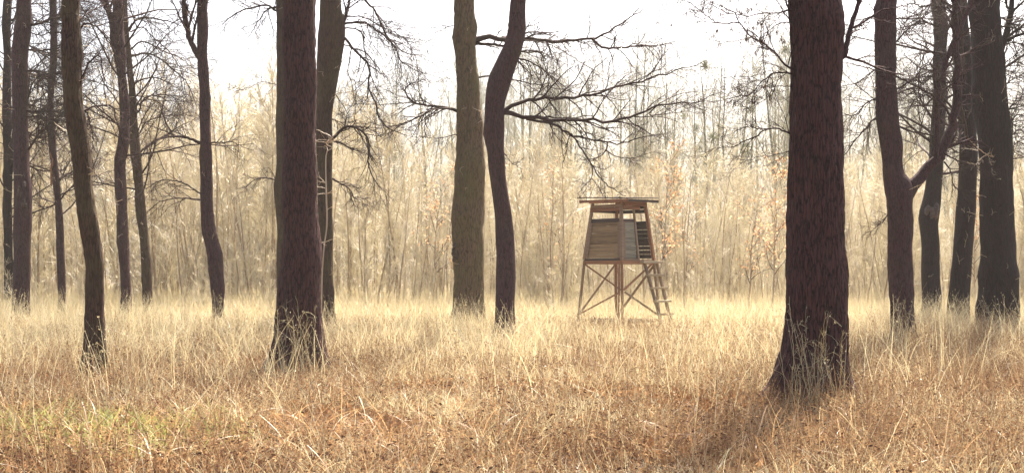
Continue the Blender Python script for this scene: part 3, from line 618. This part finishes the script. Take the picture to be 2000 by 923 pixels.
# roof
LR = np.array([-1.20, -.05, 3.77]); FR = np.array([.16, -1.2, 3.705]); RR = np.array([1.14, .05, 3.765]); BR = np.array([-.16, 1.2, 3.84])
nb = 9
for i in range(nb):
    u0 = (i + .02) / nb; u1 = (i + .98) / nb; e = rng.uniform(-.01, .05, 2)
    a0 = LR + (FR - LR) * u0; a1 = LR + (FR - LR) * u1; c0 = BR + (RR - BR) * u0; c1 = BR + (RR - BR) * u1
    dv = norm(c0 - a0); a0 = a0 - dv * e[0] * .4; a1 = a1 - dv * e[0] * .4; c0 = c0 + dv * e[1]; c1 = c1 + dv * e[1]
    up = np.array([0, 0, .026]); h = np.array([0, 0, .008 * (i % 2)])
    box8('roof_board', [x + h + up for x in (a0, a1, c1, c0)] + [x + h for x in (a0, a1, c1, c0)], W_DARK, hide)
dn = np.array([0, 0, -.045])
beam('fascia', LR * .985 + dn + [.05, 0, 0], FR * 1. + dn + nL * .0, .03, .075, W_RED)
beam('fascia', FR + dn + nR * -.03, RR * .99 + dn, .03, .07, W_DARK)
# ladder on the doorway side
lad = bpy.data.objects.new('ladder', None); COL.objects.link(lad); lad.parent = hide
drt = norm(CORN['R'] - CORN['F'])
tops = [mixp('F', 'R', 2.0, .60) + nR * .10, mixp('F', 'R', 2.0, 1.0) + nR * .10]
bots = [tops[0] + nR * .86 + [0, 0, -2.35], tops[1] + nR * .72 + [0, 0, -2.35]]
for p, q in zip(tops, bots): beam('rail', p + [0, 0, .0], q, .07, .07, W_POST, lad, side=nR)
for i in range(6):
    u = .02 + i * .155
    a = tops[0] * (1 - u) + bots[0] * u; b = tops[1] * (1 - u) + bots[1] * u
    ex = .1 if i else .16
    beam('rung', a - drt * ex + nR * .05, b + drt * (ex + .02) + nR * .05, .15 if i == 0 else .11, .055 if i == 0 else .06, W_STEP, lad)
exec_marker = 0

# ------------------------------------------------------------------ young trees of the thicket and the wood beyond
def sapling_proto(H, r, seed, lush=1.0):
    t0 = (.05, .3, .1, .22, .35, .04, .18, .02)[seed % 8]
    P = grow(np.zeros((1, 3)), np.array([[0, 0, 1.]]), np.array([H]), 12, .05, (0, 0, .06)); R = (r * np.linspace(1, .15, 12))[None]
    tb = Bag(); tb.tubes(P, R, 5)
    b = Bag()
    B1, R1 = spawn(P, R, int(20 * lush), H * .11, H * .26, .3, .75, 7, .08, (0, 0, .09), t0, .98, .45, .008, .4, .55)
    B2, R2 = spawn(B1, R1, 6, H * .06, H * .14, .3, .85, 5, .09, (0, 0, .05), .1, 1, .6, .0065, .6, .3)
    B3, R3 = spawn(B2, R2, 3, H * .03, H * .08, .3, .9, 4, .1, (0, 0, .03), .1, 1, .7, .0055, .7, .2)
    b.tubes(B1, R1, 4); b.tubes(B2, R2, 3); b.tubes(B3, R3, 3)
    return tb, b, B3
PR = []
for i, (H, r) in enumerate([(6.5, .035), (7.5, .045), (5.5, .03), (8.2, .05), (6.0, .028), (4.2, .022), (7.0, .04), (3.2, .018)]):
    tb, b, _ = sapling_proto(H, r, i)
    PR.append((tb.mesh('young_trunk', M_SAPT), b.mesh('young_crown', M_SAPC)))
def top_limit(x, y):
    """height of the thicket where it stands: tall beyond the slim trees, low beyond the hide"""
    u = x / y * F + 1000
    return np.interp(u, [-200, 100, 480, 640, 780, 900, 1100, 1500, 1700, 2200], [8.8, 9.2, 9.9, 9.4, 8.2, 7.0, 6.6, 6.4, 6.2, 6.6]) 
HH = [6.5, 7.5, 5.5, 8.2, 6.0, 4.2, 7.0, 3.2]
def place_rows(n, ymin, ymax, pw=1.):
    y = ymin + (ymax - ymin) * rng.random(n) ** pw
    x = (rng.random(n) * 2 - 1) * (y * .46 + 3)
    return x, y
xs, ys = place_rows(300, 48, 66, 1.0)
SAP_LABEL = 'slender bare young tree in the straw-coloured thicket behind the hide'
for i, (x, y) in enumerate(zip(xs, ys)):
    k = i % len(PR); lim = top_limit(x, y)
    s_ = lim * rng.uniform(.55, 1.05) / HH[k]
    if abs(x - (HX * y / HD)) < .5 and y < 50: y += 3
    root = thing('young_tree', SAP_LABEL, 'young tree', (x, y, gz(x, y) - .05), 'bare young trees of the thicket')
    root.rotation_euler = (rng.normal(0, .05), rng.normal(0, .05), rng.uniform(0, 6.28)); root.scale = (s_ * rng.uniform(.9, 1.1), s_, s_)
    link('trunk', PR[k][0], root); link('crown', PR[k][1], root)

def scatter(name, label, cat, protos, pts, rot, scl, idx):
    """one mass of uncountable growth: points carrying copies of a few small clumps"""
    coll = bpy.data.collections.new(name + '_clumps')
    for i, m in enumerate(protos):
        o = bpy.data.objects.new('clump_%02d' % i, m); coll.objects.link(o)
    me = bpy.data.meshes.new(name); me.vertices.add(len(pts)); me.vertices.foreach_set('co', np.asarray(pts, np.float32).ravel())
    a = me.attributes.new('rot', 'FLOAT_VECTOR', 'POINT'); a.data.foreach_set('vector', np.asarray(rot, np.float32).ravel())
    a = me.attributes.new('scl', 'FLOAT_VECTOR', 'POINT'); a.data.foreach_set('vector', np.asarray(scl, np.float32).ravel())
    a = me.attributes.new('idx', 'INT', 'POINT'); a.data.foreach_set('value', np.asarray(idx, np.int32))
    o = link(name, me); tag(o, label, cat, kind='stuff')
    ng = bpy.data.node_groups.new(name, 'GeometryNodeTree')
    ng.interface.new_socket('Geometry', in_out='INPUT', socket_type='NodeSocketGeometry'); ng.interface.new_socket('Geometry', in_out='OUTPUT', socket_type='NodeSocketGeometry')
    n = ng.nodes; gi = n.new('NodeGroupInput'); go = n.new('NodeGroupOutput')
    m2p = n.new('GeometryNodeMeshToPoints'); iop = n.new('GeometryNodeInstanceOnPoints')
    ci = n.new('GeometryNodeCollectionInfo'); ci.inputs['Collection'].default_value = coll; ci.inputs['Separate Children'].default_value = True; ci.inputs['Reset Children'].default_value = True
    def na(nm, typ):
        q = n.new('GeometryNodeInputNamedAttribute'); q.data_type = typ; q.inputs[0].default_value = nm; return q.outputs['Attribute']
    l = ng.links.new
    l(gi.outputs[0], m2p.inputs[0]); l(m2p.outputs[0], iop.inputs['Points']); l(ci.outputs[0], iop.inputs['Instance'])
    iop.inputs['Pick Instance'].default_value = True
    l(na('idx', 'INT'), iop.inputs['Instance Index']); l(na('rot', 'FLOAT_VECTOR'), iop.inputs['Rotation']); l(na('scl', 'FLOAT_VECTOR'), iop.inputs['Scale'])
    l(iop.outputs[0], go.inputs[0])
    md = o.modifiers.new('clumps', 'NODES'); md.node_group = ng
    return o

# rest of the thicket as one mass
SAPM = []
for i in range(8):
    H = HH[i]; tb, b, _ = sapling_proto(H, .03 if i % 2 else .038, i, .8 if i % 2 else .3)
    bb = Bag(); bb.add(np.concatenate(tb.V), np.concatenate(tb.Q)); bb.add(np.concatenate(b.V), np.concatenate(b.Q))
    me_ = bb.mesh('thicket_clump', M_SAPC); me_.materials.append(M_SAPT)
    k_ = sum(len(q) for q in tb.Q); ix = np.zeros(len(me_.polygons), np.int32); ix[:k_] = 1; me_.polygons.foreach_set('material_index', ix)
    SAPM.append(me_)
n = 1900
xs, ys = place_rows(n, 46, 66, 1.0)
lim = top_limit(xs, ys); kp = rng.random(n) < (6.2 / lim) ** 1.6; xs, ys, lim = xs[kp], ys[kp], lim[kp]; n = len(xs); idx = rng.integers(0, 8, n); sc_ = lim * np.where(rng.random(n) < .4, rng.uniform(.14, .4, n), rng.uniform(.4, 1.0, n)) / np.array(HH)[idx]
scatter('thicket', 'dense mass of sunlit bare twigs filling the back of the clearing', 'thicket', SAPM, np.stack([xs, ys, gz(xs, ys) - .05], 1),
        np.stack([rng.normal(0, .08, n), rng.normal(0, .08, n), rng.uniform(0, 6.28, n)], 1), np.stack([sc_, sc_, sc_], 1), idx)

n = 240; ys = rng.uniform(41.5, 49, n); xs = (rng.random(n) * 2 - 1) * (ys * .46 + 3); kp = (np.abs(xs - HX * ys / HD) > 1.6) | (ys > 44); xs, ys = xs[kp], ys[kp]; n = len(xs)
idx = rng.integers(0, 8, n); sc_ = rng.uniform(.9, 2.3, n) / np.array(HH)[idx]
scatter('undergrowth', 'waist-high pale shoots where the tall grass meets the thicket', 'undergrowth', SAPM, np.stack([xs, ys, gz(xs, ys) - .05], 1),
        np.stack([rng.normal(0, .12, n), rng.normal(0, .12, n), rng.uniform(0, 6.28, n)], 1), np.stack([sc_, sc_, sc_], 1), idx)

# tall far wood
FPR = []
for i, H in enumerate([18, 20, 16, 19]):
    P = grow(np.zeros((1, 3)), np.array([[0, 0, 1.]]), np.array([float(H)]), 14, .035, (0, 0, .04)); R = (rng.uniform(.10, .17) * np.linspace(1, .12, 14))[None]
    tb = Bag(); tb.tubes(P, R, 6); b = Bag()
    B1, R1 = spawn(P, R, 18, 3, 7, .35, .8, 8, .10, (0, 0, .12), .3, .98, .42, .02, .25, .5)
    B2, R2 = spawn(B1, R1, 6, 1.2, 3.0, .4, .9, 6, .13, (0, 0, .07), .2, 1, .55, .011, .35, .3)
    B3, R3 = spawn(B2, R2, 4, .5, 1.4, .4, 1., 4, .15, (0, 0, .03), .2, 1, .6, .008, .5, .2)
    b.tubes(B1, R1, 5); b.tubes(B2, R2, 3); b.tubes(B3, R3, 3)
    FPR.append((tb.mesh('far_trunk', M_FART), b.mesh('far_crown', M_FARC), B1))
def ball(pts, r):
    b = Bag(); k = 60
    for p in pts:
        d = rng.normal(0, 1, (k, 3)); G = grow(np.repeat(p[None], k, 0), d, np.full(k, r), 4, .2); b.tubes(G, np.tile([[.012, .02, .02, .012]], (k, 1)), 3)
    return b
n = 290
ys = rng.uniform(84, 165, n); xs = (rng.random(n) * 2 - 1) * (ys * .44 + 4)
for i, (x, y) in enumerate(zip(xs, ys)):
    u = x / y * F + 1000
    hs = np.interp(u, [0, 480, 700, 1000, 1250, 1500, 2000], [.75, .72, .85, .95, .95, 1.0, .95])
    k = i % 4; s_ = rng.uniform(.78, 1.05) * hs * 1.2 * (y / 130) ** .6
    root = thing('tall_tree', 'tall bare tree in the pale misty wood beyond the thicket', 'tree', (x, y, gz(x, y) - .05), 'tall trees of the misty wood')
    root.rotation_euler = (rng.normal(0, .03), rng.normal(0, .03), rng.uniform(0, 6.28)); root.scale = (s_, s_, s_)
    link('trunk', FPR[k][0], root); link('crown', FPR[k][1], root)
    if i % 9 == 0 and 1250 < u < 1600 or i in (8, 20, 31):
        B1 = FPR[k][2]; pts = B1[rng.choice(len(B1), 2), 4]
        for q_ in pts: link('mistletoe', ball([q_], .55).mesh('mistletoe', M_MISTLE), root)

# young trees that kept their dry orange leaves
def orange_tree(x, ytop, d, H, label, dens=1.0, cw=1.0):
    X = (x - 1000) / F * d
    P = grow(np.zeros((1, 3)), np.array([[0, 0, 1.]]), np.array([H]), 14, .05, (0, 0, .06)); R = (.035 * np.linspace(1, .12, 14))[None]
    root = thing('orange_leaved_tree', label, 'young tree', (X, d, float(gz(X, d)) - .03), 'young trees with dry orange leaves')
    tb = Bag(); tb.tubes(P, R, 6); link('trunk', tb.mesh('trunk', M_SAPT), root)
    B1, R1 = spawn(P, R, 18, .7 * cw, 1.6 * cw, .5, 1.0, 7, .12, (0, 0, .05), .3, .98, .5, .006, .3, .4)
    B2, R2 = spawn(B1, R1, 5, .3, .8, .5, 1.1, 5, .15, (0, 0, 0), .2, 1, .6, .004, .5, .3)
    b = Bag(); b.tubes(B1, R1, 4); b.tubes(B2, R2, 3); link('crown', b.mesh('crown', M_TWIG), root)
    k = int(420 * dens); ii = rng.integers(0, len(B2), k); jj = rng.integers(1, 5, k)
    p = B2[ii, jj] + rng.normal(0, .02, (k, 3)); sz = rng.uniform(.035, .065, (k, 1))
    a = norm(rng.normal(0, 1, (k, 3)) + [0, 0, -.6]); c = norm(np.cross(a, rng.normal(0, 1, (k, 3)))); nn = np.cross(a, c)
    V = np.stack([p, p + a * sz + c * sz * .55 + nn * sz * .2, p + a * sz * 2, p + a * sz - c * sz * .55 + nn * sz * .2], 1).reshape(-1, 3)
    link('leaves', mesh('leaves', V, np.arange(4 * k).reshape(-1, 4), False, M_ORANGE), root, 'stuff')
orange_tree(1282, 290, 46, 6.0, 'orange-leaved young tree rising behind the roof of the hide', 1.1)
orange_tree(1508, 340, 42, 4.9, 'orange-leaved young tree close beside the broadest oak', 1.3, .9)
orange_tree(1460, 400, 45, 3.9, 'low sparse orange-leaved young tree between hide and broadest oak', .6)
orange_tree(1096, 320, 48, 5.4, 'sparse orange-leaved young tree between S-shaped trunk and hide', .45, .8)
orange_tree(852, 330, 47, 5.3, 'orange-leaved young tree beside the thick mossy trunk', .8)
orange_tree(1335, 420, 50, 4.6, 'sparse orange-leaved young tree standing beyond the ladder of the hide', .35, .9)
orange_tree(1905, 400, 47, 4.4, 'orange-leaved young tree glimpsed through the cluster of dark trunks', .5)

# ------------------------------------------------------------------ grasses and herbs
def blades(k, h0, h1, spread, wid, lean, wig, n=6, pull=-.05, flat=True):
    """k ribbons in one clump -> verts, quads"""
    an = rng.uniform(0, 2 * np.pi, k); r = spread * np.sqrt(rng.random(k))
    p0 = np.stack([np.cos(an) * r, np.sin(an) * r, np.full(k, -.03)], 1)
    a2 = rng.uniform(0, 2 * np.pi, k); ln = np.abs(rng.normal(0, lean, k))
    d0 = np.stack([np.cos(a2) * ln, np.sin(a2) * ln, np.ones(k)], 1)
    L = rng.uniform(h0, h1, k); P = np.empty((k, n, 3)); P[:, 0] = p0; d = norm(d0); hz = np.stack([np.cos(a2), np.sin(a2), np.zeros(k)], 1)
    bend = np.abs(rng.normal(0, 1, (k, 1)))
    for i in range(1, n):
        d = norm(d + hz * bend * wig * i / n + [0, 0, pull * i / n] + rng.normal(0, .05, (k, 3))); P[:, i] = P[:, i - 1] + d * (L / (n - 1))[:, None]
    side = norm(np.cross(d0, rng.normal(0, 1, (k, 3))))
    wd = wid * rng.uniform(.6, 1.4, (k, 1)) * np.linspace(1, .25, n)[None]
    V = np.stack([P - side[:, None] * wd[..., None] / 2, P + side[:, None] * wd[..., None] / 2], 2).reshape(-1, 3)
    b0 = (np.arange(k) * n * 2)[:, None] + (np.arange(n - 1) * 2)[None]
    Q = np.stack([b0, b0 + 1, b0 + 3, b0 + 2], -1).reshape(-1, 4)
    return V, Q, P
def bits(P, k, s0, s1):
    """small curled leaves hanging on stems P"""
    M, n, _ = P.shape; ii = rng.integers(0, M, k); jj = rng.integers(1, n, k)
    p = P[ii, jj] + rng.normal(0, .01, (k, 3)); sz = rng.uniform(s0, s1, (k, 1))
    a = norm(rng.normal(0, 1, (k, 3)) + [0, 0, -.5]); c = norm(np.cross(a, rng.normal(0, 1, (k, 3)))); nn = np.cross(a, c)
    V = np.stack([p, p + a * sz + c * sz * .5 + nn * sz * .3, p + a * sz * 2, p + a * sz - c * sz * .5 + nn * sz * .3], 1).reshape(-1, 3)
    return V, np.arange(4 * k).reshape(-1, 4)
def tall_clump():
    b = Bag(); V, Q, P = blades(13, .55, 1.2, .24, .009, .2, .25, 7); b.add(V, Q)
    V, Q, P2 = blades(14, .25, .7, .26, .010, .45, .5, 5); b.add(V, Q)
    hV, hQ = bits(P[:, -2:], 14, .008, .018); b.add(hV, hQ)
    return b.mesh('grass_clump', M_STRAW)
def arch_clump():
    b = Bag(); V, Q, P = blades(4, .7, 1.45, .2, .008, .3, .55, 9, -.08); b.add(V, Q)
    return b.mesh('straw_arches', M_STRAW)
def wisp_clump():
    b = Bag(); V, Q, P = blades(5, .75, 1.3, .3, .0075, .16, .16, 8, -.02); b.add(V, Q)
    hV, hQ = bits(P[:, -3:], 12, .006, .013); b.add(hV, hQ)
    return b.mesh('grass_wisps', M_STRAW)
def mid_clump():
    b = Bag(); V, Q, P = blades(7, .3, .75, .2, .007, .3, .3, 6); b.add(V, Q)
    V, Q, P2 = blades(13, .12, .45, .22, .009, .6, .6, 5); b.add(V, Q)
    return b.mesh('grass_clump', M_TAN)
def herb_clump():
    b = Bag(); V, Q, P = blades(9, .2, .55, .16, .009, .2, .1, 5, -.01); b.add(V, Q)
    hV, hQ = bits(P, 44, .01, .028); b.add(hV, hQ)
    return b.mesh('herb_clump', M_HERB)
def stem_clump():
    b = Bag(); V, Q, P = blades(5, .5, 1.05, .15, .008, .12, .06, 6, 0); b.add(V, Q)
    hV, hQ = bits(P, 20, .006, .016); b.add(hV, hQ)
    return b.mesh('stem_clump', M_HERB)
def green_clump():
    b = Bag(); V, Q, P = blades(26, .07, .22, .14, .010, .5, .5, 4); b.add(V, Q)
    return b.mesh('green_clump', M_GREEN)
def litter_clump():
    k = 26; b = Bag(); P = np.stack([rng.uniform(-.2, .2, (k, 3)) * [1, 1, 0] + [0, 0, .015]] * 2, 1); P[:, 1, 2] += rng.uniform(0, .05, k)
    V, Q = bits(P, k, .018, .045); b.add(V, Q)
    return b.mesh('litter_clump', M_LITTER)
def wide_clump():
    b = Bag(); V, Q, P = blades(14, .25, .6, .12, .012, .5, .8, 7, -.12); b.add(V, Q)
    return b.mesh('blade_tuft', M_SEDGE)

def fbm(x, y, s, seed):
    return np.array([mnoise.noise(Vector((a / s + seed, b / s - seed, seed * 1.7))) for a, b in zip(x, y)])
def field(n, ymin, ymax, pw=1.):
    """even over the ground seen by the camera and a margin round it"""
    y = np.sqrt(ymin ** 2 + (ymax ** 2 - ymin ** 2) * rng.random(n)) if pw == 1. else ymin + (ymax - ymin) * rng.random(n) ** pw
    x = (rng.random(n) * 2 - 1) * (y * .42 + 2.5); return x, y
def lay(name, label, cat, protos, x, y, s0, s1, tilt=.1, zs=None):
    n = len(x); s_ = rng.uniform(s0, s1, n); zz = s_ if zs is None else s_ * zs
    scatter(name, label, cat, protos, np.stack([x, y, gz(x, y)], 1), np.stack([rng.normal(0, tilt, n), rng.normal(0, tilt, n), rng.uniform(0, 6.28, n)], 1), np.stack([s_, s_, zz], 1), rng.integers(0, len(protos), n))
NEAR = lambda y: np.interp(y, [8, 12, 20, 26, 34], [.8, .62, .6, .85, 1.])
U = lambda x, y: x / y * F + 1000
# tall pale grass
x, y = field(38000, 17, 90); f = fbm(x, y, 3.5, 3.1); u = U(x, y)
start = np.interp(u, [0, 400, 800, 1200, 1600, 2000], [22, 21.5, 22, 21, 24, 27])
keep = (rng.random(len(x)) < np.clip((y - start) / 5 + f * .6, .03, 1)); x, y = x[keep], y[keep]
zs = np.interp(y, [17, 26, 38, 46, 90], [.5, .62, .64, .85, .85]) * (1 + .5 * fbm(x, y, 2.2, 9.) + .25 * rng.normal(0, 1, len(x)).clip(-1, 2)) * np.where((y < 40) & (np.abs(U(x, y) - 1215) < 130), .5, 1.)
lay('tall_grass', 'tall pale straw-coloured dry grass covering the middle of the clearing', 'dry grass', [tall_clump() for _ in range(7)], x, y, .75, 1.15, .14, zs)
x, y = field(3000, 17, 56); f = fbm(x, y, 3., 7.7); keep = rng.random(len(x)) < np.clip(.55 + f, .05, 1); x, y = x[keep], y[keep]
lay('bowed_straw', 'long pale straw stalks bowing over the tall grass', 'dry grass', [arch_clump() for _ in range(7)], x, y, .7, 1.1, .15)
x, y = field(14000, 10, 62); f = fbm(x, y, 2.4, 21.); keep = rng.random(len(x)) < np.clip(.55 + f * 1.4, .04, 1) * np.interp(y, [10, 18, 26], [.12, .35, 1]) * np.where((y < 40) & (np.abs(U(x, y) - 1215) < 120), .4, 1.); x, y = x[keep], y[keep]
lay('grass_wisps', 'thin tall wisps of pale grass rising above the rest round the trunks', 'dry grass', [wisp_clump() for _ in range(7)], x, y, .7, 1.1, .12)
# tan mid grass, front
x, y = field(27000, 7.5, 34); f = fbm(x, y, 2.2, 5.5) + .7 * fbm(x, y, .7, 1.5); keep = rng.random(len(x)) < np.clip(.5 + f * 1.1, .04, 1); x, y = x[keep], y[keep]
lay('tan_grass', 'knee-high tan dry grass in front of the tall pale grass', 'dry grass', [mid_clump() for _ in range(7)], x, y, .6, 1.05, .15, NEAR(y))
# brown herbs
x, y = field(30000, 7.5, 36); f = fbm(x, y, 1.8, 8.2) + .7 * fbm(x, y, .6, 6.5) + .8 * fbm(x, y, 5.5, 3.3) - np.interp(y, [18, 30], [0, .35]); u = U(x, y); keep = rng.random(len(x)) < np.clip(.5 + f * .9 + np.interp(u, [0, 1300, 1800], [0, .0, .3]), .05, 1); x, y = x[keep], y[keep]
lay('brown_weeds', 'withered brown weeds with curled leaves among the front grass', 'weeds', [herb_clump() for _ in range(7)], x, y, .6, 1.1, .1, NEAR(y))
# reddish stems, mostly beyond the broadest oak
x, y = field(14000, 8, 34); u = U(x, y); f = fbm(x, y, 2.6, 2.2); keep = rng.random(len(x)) < np.clip(np.interp(u, [0, 700, 1250, 1700, 2000], [.36, .36, .48, .9, 1.]) + f * .4, 0.02, 1); x, y = x[keep], y[keep]
lay('weed_stems', 'upright thin reddish-brown weed stems around the broadest oak', 'weeds', [stem_clump() for _ in range(6)], x, y, .45, 1.05, .1, NEAR(y) ** .5)
# green patches
x, y = field(16000, 7.5, 22); u = U(x, y); f = fbm(x, y, 1.5, 12.)
g = np.maximum(np.interp(u, [-100, 300, 450, 640], [.5, .5, .25, -.5]) - (y > 15.5), np.interp(u, [1750, 1900, 2100], [-.5, .1, .2]) - (y > 14))
keep = (f + g > .42) & (rng.random(len(x)) < .3); x, y = x[keep], y[keep]
lay('green_grass', 'fresh green grass tufts sprouting in the front of the clearing', 'grass', [green_clump() for _ in range(5)], x, y, .9, 1.8, .1)
# litter
x, y = field(5500, 7.5, 26)
lay('leaf_litter', 'fallen orange-brown leaves lying between the grass tufts', 'leaf litter', [litter_clump() for _ in range(5)], x, y, .8, 1.4, .03)
# broad arching tufts along the front edge
x, y = field(900, 8.5, 14); keep = fbm(x, y, 1.3, 4.) > .02; x, y = x[keep], y[keep]
lay('sedge_tufts', 'arching broad tan sedge blades along the front of the clearing', 'sedge', [wide_clump() for _ in range(5)], x, y, .7, 1.2, .1)

# single tall stalks that stand clear against the trunks
def stalk(x, y_foot, x_top, y_top, d, label, group, arch=0., r=.004):
    a = px(x, y_foot, d); a[2] = float(gz(a[0], a[1])) - .03; b = px(x_top, y_top, d + rng.uniform(-.25, .25))
    L = np.linalg.norm(b - a); k = rng.normal(0, .035, (3, 3)) * L
    pts = [a, a * .7 + b * .3 + k[0] * .5, a * .4 + b * .6 + k[1], b]
    if arch:
        sg = rng.choice([-1, 1]); pts += [b + np.array([sg * arch * .6, rng.normal(0, .05), arch * .05]), b + np.array([sg * arch, rng.normal(0, .08), -arch * rng.uniform(.2, .6)])]
    P = resample(np.array(pts), 16)[None]; P[0, 1:] += rng.normal(0, .005, (15, 3)); R = (r * np.linspace(1, .4, 16))[None]; root = thing('dry_stalk', label, 'stalk', Vector(a), group)
    bg_ = Bag(); bg_.tubes(P, R, 5); link('stem', bg_.mesh('stem', M_STRAW, True, a), root)
    B, RB = spawn(P, R, int(rng.integers(4, 10)), .04, .18, .3, .8, 4, .1, (0, 0, 0), .4, 1, .7, .002, .6, .2); sb = Bag(); sb.tubes(B, RB, 3)
    V, Q = bits(B, 14, .005, .011); sb.add(V, Q); link('seed_head', sb.mesh('seed_head', M_STRAW, True, a), root, 'stuff')
def stalks(n, x0, x1, yf, lo, hi, d, slant, label, group):
    for i in range(n):
        x = rng.uniform(x0, x1); h = rng.beta(1.3, 2.2); yt = lo + (hi - lo) * h
        stalk(x, yf, x + rng.normal(-slant * .4, slant), yt, d + rng.uniform(-.7, .5), label, group, rng.choice([0, 0, 0, .06, .14, .22]), rng.uniform(.0025, .0045))
stalks(24, 1535, 1660, 795, 720, 570, 15.0, 26, 'tall pale dry stalk against the foot of the broadest oak', 'stalks before the broadest oak')
stalks(24, 525, 635, 732, 670, 575, 20.2, 22, 'pale dry stalk bowed against the foot of the netted-bark oak', 'stalks before the netted-bark oak')
stalks(12, 155, 212, 740, 710, 650, 19.5, 12, 'pale dry stalk at the foot of the curved leaning tree', 'stalks before the leaning tree')
stalks(14, 1738, 1796, 692, 650, 550, 25.6, 16, 'dry stalk before the trunk with the curving limb', 'stalks before the curved-limb tree')

# ------------------------------------------------------------------ air
def haze():
    x0, x1, y0, y1, z0, z1 = -245, 245, -45, 425, -1.3, 27
    V = [(x, y, z) for z in (z0, z1) for y in (y0, y1) for x in (x0, x1)]
    Q = [[0, 2, 3, 1], [4, 5, 7, 6], [0, 1, 5, 4], [1, 3, 7, 5], [3, 2, 6, 7], [2, 0, 4, 6]]
    m, nt, out = newmat('haze'); v = N(nt, 'ShaderNodeVolumePrincipled'); v.inputs['Color'].default_value = (1., .97, .86, 1); v.inputs['Density'].default_value = .00055; v.inputs['Anisotropy'].default_value = .1
    nt.links.new(v.outputs[0], out.inputs['Volume'])
    o = link('haze', mesh('haze', V, Q, False, m), kind='stuff'); o['label'] = 'thin pale sunlit haze filling the air of the wood'; o['category'] = 'haze'
haze()
